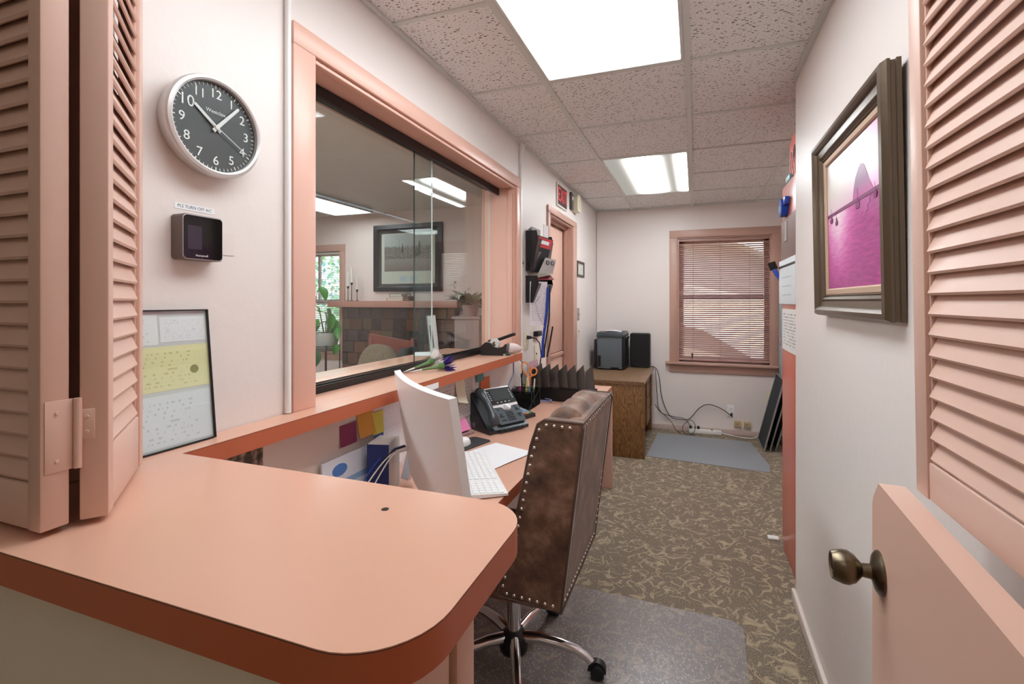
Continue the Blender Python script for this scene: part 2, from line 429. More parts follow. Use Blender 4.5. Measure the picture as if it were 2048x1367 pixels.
b = B()
for y0, y1, z0, z1 in ((.28, 1.063, 0, CZ), (1.063, 2.672, 0, 1.03), (1.063, 2.672, 2.067, CZ), (2.672, 3.364, 0, CZ), (3.364, 4.06, 2.031, CZ), (4.06, 5.3, 0, CZ)):
    b.box(-1.23, XW, y0, y1, z0, z1)
struct('wall_left', b, WALL)
b = B()
for x0, x1, z0, z1 in ((-1.03, -.175, 0, CZ), (.71, 1.15, 0, CZ), (-.175, .71, 0, .735), (-.175, .71, 2.03, CZ)):
    b.box(x0, x1, YF, 5.30, z0, z1)
struct('wall_far', b, WALL)
b = B().box(XR, 1.12, .14, 2.4, 0, CZ); struct('wall_right', b, WALL)
b = B().box(1.0, 1.1, 2.4, YF, 0, CZ); struct('wall_alcove', b, WALL)
b = B()
for x0, x1, z0, z1 in ((-5.3, -4.62, 0, CZ), (-3.864, -1.23, 0, CZ), (-4.62, -3.864, 0, .80), (-4.62, -3.864, 1.946, CZ)):
    b.box(x0, x1, 4.4, 4.54, z0, z1)
struct('wall_reception_back', b, WALLR)
b = B().box(-5.4, -5.3, .2, 4.54, 0, CZ); struct('wall_reception_side', b, WALLR)
b = B().box(-5.4, -1.23, .1, .2, 0, CZ); struct('wall_reception_front', b, WALLR)
b = B().box(-1.8, -1.7, -1.7, .1, 0, CZ); struct('wall_hall_left', b, HALLW)
b = B().box(-1.8, 1.12, -1.7, -1.6, 0, CZ); struct('wall_hall_back', b, HALLW)
b = B().box(1.02, 1.12, -1.6, .14, 0, CZ); struct('wall_hall_right', b, HALLW)
b = B().box(-1.7, -1.23, .1, .28, 0, CZ).box(-1.23, -1.05, .22, .28, 0, CZ); struct('wall_hall_front', b, HALLW)
b = B().box(-1.05, -.30, .37, .50, FZ, 1.029); struct('wall_counter', b, HALLW)
b = B().box(-5.4, -1.23, .1, 4.54, CZ, CZ+.08); struct('ceiling_reception', b, mat('reception_ceiling_paint', (228, 220, 216), .5, bump=.2, bscale=18))
b = B().box(-1.8, 1.12, -1.7, .28, CZ, CZ+.08); struct('ceiling_hall', b, HALLW)

# baseboards
BASE = mat('baseboard_paint', (222, 208, 200), .4)
b = B().box(.412, XR, .14, 2.412, FZ, .07, .004); struct('baseboard_right', b, BASE)
b = B().box(-1.03, 1.0, 5.151, YF, FZ, .075, .004); struct('baseboard_far', b, mat('rose_baseboard', (206, 184, 176), .5))
b = B().box(XW, XW+.012, 4.2, 5.15, FZ, .075, .004); struct('baseboard_left', b, BASE)

# suspended ceiling: tiles and grid bars are pieces of it
ceil = sempty('ceiling', (0, 0, CZ))
cols = [(XW, -.64), (-.64, -.03), (-.03, .58), (.58, 1.0)]
rows = [.28, .815, 1.425, 2.035, 2.645, 3.255, 3.865, 4.475, 5.085, YF]
for ci, (x0, x1) in enumerate(cols):
    for y0, y1 in zip(rows, rows[1:]):
        if ci == 1 and (.2 < y0 < 2.0 or 3.2 < y0 < 4.4): continue
        xa, xb, ya, yb = x0, x1, y0, y1
        if y1 < 2.5 and ci == 3: continue
        if y1 < 2.5 and ci == 2: xb = XR
        dz = random.uniform(0, .0015)
        B().box(xa+.008, xb-.008, ya+.006, yb-.006, CZ+.006+dz, CZ+.022).build('ceiling_tile', TILE, ceil)
for x in (-.64, -.03, .58):
    B().box(x-.012, x+.012, .28 if x < .5 else 2.42, YF, CZ, CZ+.006).build('grid_bar', TBAR, ceil)
for y in rows[1:-1]:
    for x0, x1 in ((XW, -.652), (-.628, -.042), (-.018, .568 if y > 2.4 else XR), (.592, 1.0)):
        if x0 > .5 and y < 2.45: continue
        if x0 == -.628 and abs(y-1.425) < .01 or x0 == -.628 and abs(y-3.865) < .01: continue
        B().box(x0, x1, y-.009, y+.009, CZ+.0005, CZ+.0065).build('grid_bar', TBAR, ceil)
B().box(XW, XW+.02, .28, YF, CZ-.002, CZ+.005).build('wall_angle', TBAR, ceil)
B().box(XR-.022, XR, .28, 2.34, CZ-.002, CZ+.005).build('wall_angle', TBAR, ceil)
B().box(XW+.02, 1.0, YF-.016, YF, CZ-.001, CZ+.005).build('wall_angle', TBAR, ceil)
B().box(-1.23, 1.15, .28, 5.3, CZ+.06, CZ+.1).build('plenum_deck', BLACKM, ceil)

def ceiling_light(label, x0, x1, y0, y1, strength, edge, z=CZ):
    t = thing('ceiling_light', label, 'light', ((x0+x1)/2, (y0+y1)/2, z), 'recessed fluorescent ceiling panels')
    M = T((x0, y0, z))
    B().mitre([(0, .03), (0, 0), (.012, 0), (.016, .006), (.016, .03)], x1-x0, y1-y0, M).build('frame', TBAR, t)
    B().box(x0+.015, x1-.015, y0+.015, y1-.015, z+.004, z+.008).build('diffuser', diffuser('lit_diffuser', strength, edge), t)
    B().box(x0+.003, x1-.003, y0+.003, y1-.003, z+.03, z+.05).build('housing', TBAR, t)
    return t
ceiling_light('large bright fluorescent panel nearest the camera, above the sliding glass window', -.627, -.043, .826, 2.024, LIGHT_OFFICE*.54, .62)
ceiling_light('short ceiling panel added out of view to light the counter, beside the large one', -.627, -.043, .29, .804, LIGHT_OFFICE*.36, .62)  # extra panel outside the view, added to brighten counter and shutters
ceiling_light('second fluorescent ceiling panel, nearer the far wall, two tubes glowing through it', -.627, -.043, 3.266, 4.464, LIGHT_OFFICE*1.9, .010)
ceiling_light('narrow fluorescent panel on the reception ceiling, seen through the glass at left', -3.72, -3.22, 3.0, 4.16, LIGHT_RECEPTION*.42, .7, CZ-.052)
ceiling_light('reception room fluorescent panel nearer the sliding glass', -3.0, -2.4, .9, 2.1, LIGHT_RECEPTION*1.7, .7, CZ-.052)
ceiling_light('unseen panel added in the hall ceiling to light the hall dimly', -.5, .1, -1.3, -.1, LIGHT_HALL, .7, CZ-.052)  # unseen lamp behind the camera, added for low light in the hall

# ------------------------------------------------------------------ pass-through window between the rooms (setting: window_1)
w1 = sempty('window_1', (XW, 1.87, 1.07))
b = B()   # flat casing boards
cas = TRIM
B().box(XW, XW+.016, .984, 1.063, 1.07, 2.067, .003).build('casing', cas, w1)
B().box(XW, XW+.016, 2.672, 2.735, 1.07, 2.067, .003).build('casing', cas, w1)
B().box(XW, XW+.016, .984, 2.735, 2.067, 2.128, .003).build('casing', cas, w1)
# stepped reveal
B().box(-1.052, XW+.004, 1.063, 2.672, 2.053, 2.067, .002).box(-1.23, -1.06, 1.063, 2.672, 2.059, 2.067).build('head_jamb', cas, w1)
B().box(-1.23, XW+.002, 2.660, 2.672, 1.07, 2.059).box(-1.075, -1.045, 2.648, 2.662, 1.07, 2.055, .002).build('side_jamb', cas, w1)
B().box(-1.23, XW+.002, 1.063, 1.072, 1.07, 2.059).build('side_jamb', cas, w1)
B().box(-1.258, -1.23, .95, 1.063, 1.07, 2.067).box(-1.258, -1.23, 2.672, 2.76, 1.07, 2.067).box(-1.258, -1.23, .95, 2.76, 2.067, 2.15).build('outer_casing', TRIM2, w1)
# black aluminium tracks
B().box(-1.142, -1.13, 1.072, 2.648, 2.014, 2.056).box(-1.215, -1.142, 1.072, 2.648, 2.050, 2.0585).build('top_track', BLACK, w1)
b = B().box(-1.215, -1.152, 1.072, 2.655, 1.0705, 1.078)
for x in (-1.152, -1.184, -1.215): b.box(x-.003, x+.001, 1.072, 2.655, 1.078, 1.094)
b.build('bottom_track', BLACK, w1)
def pane(y0, y1, x):
    g = B().box(x-.003, x+.003, y0, y1, 1.08, 2.05).build('glass_pane', GLASS, w1)
    B().box(x-.0031, x+.0031, y0-.0006, y0+.0006, 1.08, 2.05).build('polished_edge', GEDGED, g)
    B().box(x-.0031, x+.0031, y1-.0006, y1+.0006, 1.08, 2.05).build('polished_edge', GEDGE, g)
pane(1.073, 1.925, -1.163); pane(1.83, 2.648, -1.197)

# ------------------------------------------------------------------ far window (window_2) with its trim
w2 = sempty('window_2', (.27, YF, .735))
for x0, x1 in ((-.256, -.175), (.71, .79)): B().box(x0, x1, YF-.018, YF, .735, 2.03, .003).build('casing', TRIM2, w2)
B().box(-.256, .79, YF-.018, YF, 2.03, 2.107, .003).build('casing', TRIM2, w2)
B().box(-.296, .83, YF-.06, YF+.06, .712, .738, .005).build('sill', TRIM2, w2)
B().box(-.256, .79, YF-.018, YF, .632, .712, .003).build('apron', TRIM2, w2)
for x0, x1 in ((-.175, -.16), (.695, .71)): B().box(x0, x1, YF, 5.30, .735, 2.03).build('side_jamb', TRIM2, w2)
B().box(-.175, .71, YF, 5.30, 2.018, 2.03).build('head_jamb', TRIM2, w2)
b = B()
for z0, z1, y in ((.738, 1.43, 5.232), (1.39, 2.018, 5.262)):
    b.box(-.16, -.115, y-.014, y+.014, z0, z1).box(.65, .695, y-.014, y+.014, z0, z1).box(-.16, .695, y-.014, y+.014, z0, z0+.05).box(-.16, .695, y-.014, y+.014, z1-.045, z1)
b.build('sash', TRIM2, w2)
B().box(-.12, .655, 5.230, 5.234, .78, 1.40).build('glass_pane', GLASS, w2)
B().box(-.12, .655, 5.260, 5.264, 1.43, 1.98).build('glass_pane', GLASS, w2)

def blind(name, label, x0, x1, y, z0, z1, pitch, tilt, mt, cords, stuffcat='blind'):
    t = thing(name, label, stuffcat, ((x0+x1)/2, y, z0))
    B().box(x0, x1, y-.014, y+.014, z1-.026, z1, .003).build('head_rail', mt, t)
    B().box(x0+.002, x1-.002, y-.012, y+.012, z0, z0+.012, .003).build('bottom_rail', mt, t)
    k = int((z1-.034-z0-.02)/pitch); first = None
    for i in range(k+1):
        z = z0+.022+i*pitch
        if first is None:
            bb = B()
            hw = .0125
            dy, dz = hw*math.cos(tilt), hw*math.sin(tilt); cy, cz = -math.sin(tilt)*.0016, math.cos(tilt)*.0016
            P = [(y-dy, z-dz), (y-cy*0, z+.0), (y+dy, z+dz)]
            P = [(y-dy, z-dz), (y+cy, z+cz), (y+dy, z+dz)]
            for (ya, za), (yb, zb) in zip(P, P[1:]): bb.quad((x0+.004, ya, za), (x1-.004, ya, za), (x1-.004, yb, zb), (x0+.004, yb, zb))
            first = bb.build('slat', mt, t, smooth=60); z_first = z
        else: link_copy(first, 'slat', t, (0, 0, z-z_first))
    for cx in cords: B().tube([(cx, y-.0135, z0+.01), (cx, y-.0135, z1-.02)], .0011, 5).build('ladder_cord', mat('cord_brown', (96, 66, 58), .7), t)
    return t
BLIND = mat('rose_blind_aluminium', (176, 138, 128), .38)
bl = blind('window_blind', 'dusty rose mini blind half closed over the far window', -.168, .704, 5.196, .752, 2.018, .0213, .72, BLIND, (-.02, .24, .515))
B().tube([(.64, 5.176, 1.98), (.645, 5.174, 1.3), (.64, 5.176, .86)], .0015, 6).build('pull_cord', WHITE, bl)
B().cyl((-.03, 5.17, .79), (-.03, 5.17, .83), .008).build('cord_weight', mat('dark_tassel', (70, 48, 40), .6), bl)

# ------------------------------------------------------------------ reception window (window_3)
w3 = sempty('window_3', (-4.2, 4.4, .80))
B().box(-3.864, -3.793, 4.38, 4.4, .80, 1.946, .003).build('casing', TRIM2, w3)
B().box(-4.70, -4.62, 4.38, 4.4, .80, 1.946, .003).build('casing', TRIM2, w3)
B().box(-4.70, -3.793, 4.38, 4.4, 1.946, 2.024, .003).build('casing', TRIM2, w3)
B().box(-4.74, -3.77, 4.345, 4.47, .775, .80, .004).build('sill', TRIM2, w3)
B().box(-4.70, -3.80, 4.385, 4.4, .69, .775, .003).build('apron', TRIM2, w3)
b = B()
for z0, z1, y in ((.80, 1.38, 4.455), (1.34, 1.946, 4.49)):
    b.box(-4.62, -4.57, y-.014, y+.014, z0, z1).box(-3.914, -3.864, y-.014, y+.014, z0, z1).box(-4.62, -3.864, y-.014, y+.014, z0, z0+.045).box(-4.62, -3.864, y-.014, y+.014, z1-.045, z1)
b.box(-4.26, -4.235, 4.476, 4.504, 1.36, 1.93)
b.build('sash', TRIM2, w3)
B().box(-4.58, -3.90, 4.453, 4.457, .83, 1.35).build('glass_pane', GLASS, w3)
B().box(-4.58, -3.90, 4.488, 4.492, 1.38, 1.91).build('glass_pane', GLASS, w3)
blind('window_blind', 'pale open mini blind on the reception window behind the hanging plant', -4.612, -3.872, 4.425, .815, 1.94, .0213, .38, mat('pale_blind_aluminium', (206, 200, 196), .4), (-4.45, -4.19, -4.0))

# ------------------------------------------------------------------ split door in the left wall (door_1)
d1 = sempty('door_1', (XW, 3.71, FZ))
for y0, y1 in ((3.314, 3.372), (4.05, 4.204)):
    if y0 > 4:
        B().box(XW, XW+.018, 4.058, 4.19, FZ, 2.031, .004).build('casing', TRIM2, d1)
    else: B().box(XW, XW+.018, 3.314, 3.364, FZ, 2.031, .004).build('casing', TRIM2, d1)
B().box(XW, XW+.018, 3.314, 4.19, 2.031, 2.082, .004).build('casing', TRIM2, d1)
B().box(-1.23, XW+.002, 4.048, 4.06, FZ, 2.031).box(-1.10, -1.075, 4.035, 4.05, FZ, 2.031).build('side_jamb', TRIM2, d1)
B().box(-1.23, XW+.002, 3.364, 3.376, FZ, 2.031).build('side_jamb', TRIM2, d1)
B().box(-1.23, XW+.002, 3.376, 4.048, 2.019, 2.031).box(-1.10, -1.075, 3.376, 4.048, 2.0, 2.02).build('head_jamb', TRIM2, d1)
B().box(-1.15, -1.112, 3.378, 4.034, .938, 2.0, .003).build('upper_leaf', DOORP, d1)
B().box(-1.15, -1.112, 3.378, 4.034, FZ+.005, .93, .003).build('lower_leaf', DOORP, d1)
B().box(-1.112, -1.100, 3.378, 4.034, .90, .925, .002).build('lock_shelf', TRIM2, d1)

# conduits in the wall corners
b = B().cyl((XW+.008, .972, 1.072), (XW+.008, .972, 2.352), .0085, seg=12)
tag(b.build('wall_conduit', WHITE), 'thin white conduit running down the wall left of the sliding window frame', 'pipe')
t = thing('wall_conduit', 'white plastic cable raceway right of the sliding window frame with flared top', 'pipe', (XW+.008, 2.752, 1.08))
B().box(XW, XW+.016, 2.739, 2.763, 1.085, 2.30, .004).build('raceway', WHITE, t)
B().prism([(2.739, 2.30), (2.763, 2.30), (2.80, 2.345), (2.80, 2.352), (2.739, 2.352)], XW+.001, XW+.02, frame(0, 0, 0, (0, 1, 0), (0, 0, 1), (1, 0, 0))).build('ceiling_elbow', WHITE, t)
B().box(XW, XW+.018, 2.737, 2.775, 1.035, 1.085, .005).build('end_cap', WHITE, t)

# ================================================================== RECEPTION ROOM
# chimney breast with glazed tiles, mantel
fp = thing('fireplace', 'brown glazed tile fireplace breast under the mantel, beyond the glass', 'fireplace', (-3.05, 4.3, FZ))
B().box(-3.755, -2.33, 4.31, 4.398, FZ, 1.30).build('grout_bed', mat('dark_grout', (58, 46, 40), .9), fp)
TL = [mat('glazed_tile_'+nm, c, .14, var=.35, vscale=9, bump=.25, bscale=22, coat=.4) for nm, c in (('umber', (80, 52, 34)), ('plum', (66, 48, 44)), ('olive', (88, 70, 46)), ('rust', (102, 60, 34)), ('dark', (52, 36, 28)))]
z = FZ+.01; r_ = 0
while z < 1.29:
    x = -3.753-(.075 if r_ % 2 else 0)
    while x < -2.34:
        wdt = random.choice((.118, .15, .15, .165))
        xa, xb = max(x, -3.753), min(x+wdt-.006, -2.332)
        if xb-xa > .02: B().box(xa, xb, 4.30-random.uniform(0, .004), 4.311, z, min(z+.122, 1.298), .004, seg=1).build('tile', random.choice(TL), fp)
        x += wdt
    z += .128; r_ += 1
tag(B().box(-3.87, -2.25, 4.20, 4.399, 1.302, 1.372, .004).build('mantel_shelf', mat('mantel_paint', (182, 132, 116), .4)), 'dusty pink mantel shelf over the tiled fireplace', 'shelf')

# framed black-and-white photograph
t = thing('framed_photograph', 'large black framed historical photograph hanging above the mantel', 'picture', (-2.95, 4.4, 1.475))
Mf = on_far(-3.386, 1.475, 4.4); PW, PH = .866, .733
B().mitre([(0, 0), (0, .03), (.045, .03), (.06, .018), (.062, .006)], PW, PH, Mf).build('frame', mat('navy_black_frame', (22, 27, 34), .3), t)
B().box(.05, PW-.05, .05, PH-.05, .004, .007, M=Mf).build('backing_mat', mat('charcoal_mat', (52, 50, 50), .8), t)
B().mitre([(.095, .0085), (.132, .0085)], PW, PH+.0, Mf).box(.095, PW-.095, .085, .225, .0072, .0086, M=Mf).box(.095, PW-.095, .085, PH-.1, .0070, .0074, M=Mf).build('mount_board', mat('mount_board', (204, 200, 190), .8), t)
m, n, l, p = nodemat('monochrome_photo_print')
tc = n.new('ShaderNodeTexCoord'); sp = n.new('ShaderNodeSeparateXYZ'); l.new(tc.outputs['UV'], sp.inputs[0])
nz = n.new('ShaderNodeTexNoise'); nz.inputs['Scale'].default_value = 26; nz.inputs['Detail'].default_value = 6; l.new(tc.outputs['UV'], nz.inputs['Vector'])
hz = mth(n, l, 'ADD', sp.outputs['Y'], mth(n, l, 'MULTIPLY', mth(n, l, 'SUBTRACT', nz.outputs['Fac'], .5), .22))
r = ramp(n, [(0, (112, 96, 92)), (.33, (150, 138, 132)), (.36, (60, 50, 48)), (.5, (84, 74, 70)), (.62, (70, 66, 64)), (.68, (168, 168, 168)), (1, (186, 188, 188))]); l.new(hz, r.inputs[0])
nz2 = n.new('ShaderNodeTexNoise'); nz2.inputs['Scale'].default_value = 60; nz2.inputs['Detail'].default_value = 3; l.new(tc.outputs['UV'], nz2.inputs['Vector'])
band = mth(n, l, 'MULTIPLY', mth(n, l, 'LESS_THAN', mth(n, l, 'ABSOLUTE', mth(n, l, 'SUBTRACT', sp.outputs['Y'], .5)), .14), mth(n, l, 'GREATER_THAN', nz2.outputs['Fac'], .55))
mx = n.new('ShaderNodeMix'); mx.data_type = 'RGBA'; l.new(band, mx.inputs[0]); l.new(r.outputs[0], mx.inputs[6]); mx.inputs[7].default_value = s2l((196, 190, 184)); l.new(mx.outputs[2], p.inputs['Base Color']); p.inputs['Roughness'].default_value = .5
Mp = on_far(-3.386+.132, 1.475+.222, 4.4) @ T((0, 0, .009))
o = B().quad((0, 0, 0), (.60, 0, 0), (.60, .405, 0), (0, .405, 0), M=Mp).build('photo_print', MATS['monochrome_photo_print'], t); add_uv(o, Mp, .60, .405)
INK = mat('print_dark_ink', (48, 40, 38), .6)
b = B()
for x, y, w, h in ((.225, .2, .02, .10), (.43, .17, .035, .15), (.405, .155, .024, .12), (.385, .15, .02, .10)):   # dark figures in the print
    b.prism([(x, y), (x+w, y), (x+w*.9, y+h*.75), (x+w*.7, y+h*.8), (x+w*.7, y+h), (x+w*.3, y+h), (x+w*.3, y+h*.8), (x+w*.1, y+h*.75)], .0002, .0006, Mp)
b.box(.19, .1915, .2, .36, .0002, .0006, M=Mp).build('printed_figure', INK, t)
for x in (.20, .33): B().box(x, x+.09, -.115, -.055, -.0003, .0003, M=Mp).build('caption_plate', mat('caption_blue_grey', (176, 190, 200), .5), t)
B().box(.052, PW-.052, .052, PH-.052, .0125, .0145, M=Mf).build('glazing', GLASS, t)

# candlesticks
for i, (px, zc, h, lab) in enumerate(((-3.672, 1.525, .17, 'left'), (-3.622, 1.565, .18, 'middle'), (-3.548, 1.487, .165, 'right'))):
    d = {'left': 'white taper candle on a thin black stick, left of the three on the mantel', 'middle': 'tallest white taper candle on a thin black stick, middle of three on the mantel', 'right': 'shortest white taper candle on a thin black stick, right of three on the mantel'}[lab]
    t = thing('candlestick', d, 'candlestick', (px, 4.30, 1.372), 'three candlesticks on the mantel')
    M = T((px, 4.30, 1.372)); hh = zc-1.372
    B().lathe([(0, 0), (.022, 0), (.022, .004), (.004, .008), (.0032, hh-.02), (.011, hh-.006), (.014, hh+.012), (0, hh+.012)], 14, M).build('stick', BLACK, t)
    B().lathe([(.011, hh+.012), (.0095, hh+h), (0, hh+h+.004)], 12, M).build('candle', mat('wax_white', (232, 232, 226), .4), t)
# books and little pot on the mantel
def book(name, label, x0, x1, y0, y1, z0, z1, mt, grp):
    t = thing(name, label, 'book', ((x0+x1)/2, (y0+y1)/2, z0), grp)
    B().box(x0, x1, y0, y1, z0, z0+.003).box(x0, x1, y0, y1, z1-.003, z1).box(x0, x0+.003, y0, y1, z0, z1).build('cover', mt, t)
    B().box(x0+.003, x1-.005, y0+.004, y1-.004, z0+.003, z1-.003).build('pages', mat('page_cream', (222, 214, 198), .8), t)
G = 'books stacked on the mantel'
book('book', 'salmon red book at the bottom of the mantel stack', -3.10, -2.90, 4.22, 4.36, 1.372, 1.402, mat('red_cloth', (192, 110, 98), .6), G)
book('book', 'cream book in the middle of the mantel stack', -3.07, -2.90, 4.225, 4.355, 1.402, 1.420, mat('cream_cloth', (206, 200, 188), .6), G)
book('book', 'dark navy book on top of the mantel stack', -3.07, -2.92, 4.23, 4.35, 1.420, 1.448, mat('navy_cloth', (28, 38, 46), .5), G)
t = thing('potted_plant', 'tiny brown pot with a dry curling plant beside the mantel books', 'plant', (-2.832, 4.28, 1.372))
B().lathe([(0, 0), (.028, 0), (.034, .05), (.028, .05), (.026, .04), (0, .04)], 14, T((-2.832, 4.28, 1.372))).build('pot', mat('brown_clay', (92, 66, 54), .7), t)
for i in range(7):
    a = i*.9; pts = [(-2.832, 4.28, 1.41)]
    for k in range(1, 6): pts.append((-2.832-.02*k+.012*math.cos(a+k), 4.28+.012*math.sin(a*2+k), 1.41+.05*math.sin(k*.55+a*.2)))
    B().tube(pts, .003, 6, flat=.4).build('leaf', mat('dry_leaf', (120, 112, 92), .6), t)

LEAF = mat('leaf_green', (70, 128, 52), .35, var=.35, vscale=8, spec=.4)
LEAF2 = mat('leaf_dark_green', (40, 86, 46), .35, var=.3, vscale=8)
STEM = mat('stem_green', (84, 104, 58), .6)
def leaf(b, L, w, M, bend=.25):
    def f(u, v):
        x = u*L; ww = w*math.sin(PI*min(1, u*.96+.02))**.8*(1-.25*u)
        return (x, (v-.5)*2*ww*.5, -bend*x*x/L + abs(v-.5)*.25*ww)
    return b.grid(f, 8, 5, M=M)
def aim(p, d, roll=0):
    d = Vector(d).normalized(); up = Vector((0, 0, 1)); y = up.cross(d)
    if y.length < 1e-3: y = Vector((0, 1, 0))
    y.normalize(); z = d.cross(y)
    return Matrix(((d.x, y.x, z.x, p[0]), (d.y, y.y, z.y, p[1]), (d.z, y.z, z.z, p[2]), (0, 0, 0, 1))) @ RX(roll)
# hanging plant on a wire stand in front of the reception window
px, py = -3.335, 3.6
t = thing('plant_stand', 'black wire plant stand with rings holding the grey pot', 'stand', (px, py, FZ))
for i in range(4):
    a = PI/4+i*PI/2; B().cyl((px+.115*math.cos(a), py+.115*math.sin(a), FZ), (px+.125*math.cos(a), py+.125*math.sin(a), .955), .005, seg=8).build('leg', BLACK, t)
for z_ in (.905, .925, .945): B().tube([(px+.128*math.cos(2*PI*i/28), py+.128*math.sin(2*PI*i/28), z_) for i in range(28)], .0035, 6, closed=True).build('ring', BLACK, t)
for a in (PI/4, -PI/4): B().cyl((px-.125*math.cos(a), py-.125*math.sin(a), .9), (px+.125*math.cos(a), py+.125*math.sin(a), .9), .004, seg=6).build('cross_wire', BLACK, t)
t = thing('potted_plant', 'trailing green plant in a pale grey pot on the wire stand', 'plant', (px, py, .905))
B().lathe([(0, 0), (.082, 0), (.10, .02), (.128, .155), (.128, .165), (.116, .165), (.112, .15), (0, .15)], 28, T((px, py, .905))).build('pot', mat('pale_grey_pot', (176, 178, 172), .4), t)
B().lathe([(0, .148), (.112, .148)], 20, T((px, py, .906))).build('soil', mat('soil', (50, 38, 30), .9), t)
B().tube([(px+.05, py, 1.05), (px+.06, py-.01, 1.16), (px+.035, py, 1.30)], .02, 8, rs=[.034, .024, .016]).build('trunk', mat('cactus_stem', (84, 96, 70), .7), t)
vines = [((-.02, 0, 1.05), (-.08, 0, 1.30), (-.20, .02, 1.36)), ((.03, 0, 1.05), (.0, .0, 1.26), (-.16, -.03, 1.30)), ((.0, 0, 1.05), (-.02, .02, 1.18), (-.11, 0, 1.14)), ((.09, 0, 1.05), (.12, -.02, 1.12), (.14, -.03, 1.02))]
for v in vines: B().tube([(px+q[0], py+q[1], q[2]) for q in v], .006, 7).build('stem', STEM, t)
B().tube([(px-.14, py, 1.30), (px-.10, py, 1.46), (px-.06, py, 1.515)], .003, 6).build('stem', STEM, t)
for (dx, dy, z_, d, L, w, mt) in ((-.06, 0, 1.515, (.8, -.3, -.75), .17, .10, LEAF), (.10, -.02, 1.25, (.3, -.4, -.7), .17, .08, LEAF), (.13, 0, 1.19, (.25, -.2, -.8), .2, .09, LEAF),
        (-.10, -.05, 1.18, (-.3, -.6, -.3), .14, .11, LEAF2), (-.05, -.06, 1.20, (.2, -.6, -.5), .13, .11, LEAF), (-.12, -.03, 1.12, (-.7, -.4, -.4), .15, .10, LEAF),
        (-.16, 0, 1.2, (-.4, -.3, -.7), .15, .09, LEAF), (-.02, -.08, 1.14, (.3, -.7, -.3), .11, .1, LEAF2), (-.08, -.08, 1.10, (-.1, -.8, -.4), .12, .1, LEAF),
        (.02, -.13, .92, (.1, -.25, -.95), .16, .1, LEAF2), (-.03, -.12, .9, (-.2, -.2, -.9), .13, .03, LEAF), (.16, -.05, .97, (.3, -.3, -.8), .1, .09, LEAF), (.15, -.02, 1.12, (.4, -.4, -.6), .12, .07, LEAF),
        (-.2, 0, 1.3, (-.6, -.4, -.2), .14, .09, LEAF), (-.18, -.04, 1.34, (-.2, -.7, .1), .12, .08, LEAF), (-.17, 0, .97, (-.3, -.3, -.8), .11, .06, LEAF)):
    leaf(B(), L, w, aim((px+dx, py+dy, z_), d, random.uniform(-.5, .5))).build('leaf', mt, t, smooth=80)
# flowering plant on a pedestal at the right end of the mantel
t = thing('pedestal', 'tall plain grey pedestal at the right end of the fireplace', 'pedestal', (-2.05, 4.1, FZ))
B().box(-2.16, -1.90, 3.98, 4.22, FZ, 1.20, .004).build('column', mat('mauve_grey_paint', (150, 130, 126), .6), t)
B().box(-2.18, -1.88, 3.96, 4.24, 1.20, 1.225, .004).build('cap', mat('mauve_grey_paint', (150, 130, 126), .6), t)
t = thing('potted_plant', 'leafy plant with white flowers on the grey pedestal', 'plant', (-2.05, 4.1, 1.225))
B().lathe([(0, 0), (.06, 0), (.085, .11), (.075, .11), (0, .10)], 20, T((-2.05, 4.1, 1.225))).build('pot', mat('mauve_grey_paint', (150, 130, 126), .6), t)
for i in range(30):
    a = i*2.4; e = .15+1.1*((i*7) % 11)/11
    leaf(B(), random.uniform(.16, .25), .08, aim((-2.05+.03*math.cos(a), 4.1+.03*math.sin(a), 1.33), (math.cos(a)*math.cos(e), math.sin(a)*math.cos(e), math.sin(e)), random.uniform(-.6, .6)), .5).build('leaf', random.choice((LEAF2, LEAF2, LEAF)), t, smooth=80)
for (dx, dy, dz) in ((-.05, -.16, 1.43), (-.12, -.10, 1.53), (.05, -.14, 1.47)):
    f = B()
    for k in range(6): leaf(f, .05, .03, aim((-2.05+dx, 4.1+dy, dz), (math.cos(k*PI/3), -.5, math.sin(k*PI/3))), .3)
    f.build('flower', mat('petal_white', (236, 230, 228), .6), t, smooth=80)
# chairs in the reception
WOODR = mat('reddish_wood', (122, 62, 48), .4, var=.2, vscale=12)
t = thing('armchair', 'reddish wood armchair below the fireplace, fuzzy cushion on it', 'chair', (-2.40, 3.2, FZ))
for x, y, h in ((-2.62, 2.86, .72), (-2.2, 2.86, .72), (-2.62, 3.36, 1.06), (-2.2, 3.36, 1.06)): B().box(x-.02, x+.02, y-.02, y+.02, FZ, h, .004).build('leg', WOODR, t)
B().box(-2.64, -2.18, 2.85, 3.37, .49, .53, .01).build('seat', mat('chair_seat_brown', (70, 50, 42), .6), t)
B().prism([(-2.64, .95), (-2.18, .90), (-2.18, 1.03), (-2.64, 1.09)], 3.345, 3.38, frame(0, 0, 0, (1, 0, 0), (0, 0, 1), (0, 1, 0))).build('top_rail', WOODR, t)
B().box(-2.60, -2.22, 3.352, 3.37, .62, .90, .003).build('back_panel', WOODR, t)
for x in (-2.62, -2.2): B().box(x-.022, x+.022, 2.85, 3.34, .72, .75, .006).build('armrest', WOODR, t)
m = mat('fuzzy_taupe', (112, 98, 78), .95, bump=1.0, bscale=70, var=.45, vscale=60)
def pil(u, v):
    a = 2*PI*u; r_ = math.sin(PI*v)**.55
    return (.23*r_*math.copysign(abs(math.cos(a))**.7, math.cos(a)), .085*math.cos(PI*v)*(.5+.5*r_), .20*r_*math.copysign(abs(math.sin(a))**.7, math.sin(a)))
b = B().grid(pil, 36, 20, M=T((-2.40, 3.13, .785)) @ RX(-.2) @ RY(.12) @ Matrix.Diagonal((.78, 1, 1.22, 1)), wrapu=True)
single('throw_cushion', b, m, 'fuzzy taupe throw cushion leaning in the reddish wood armchair', 'cushion', smooth=80)
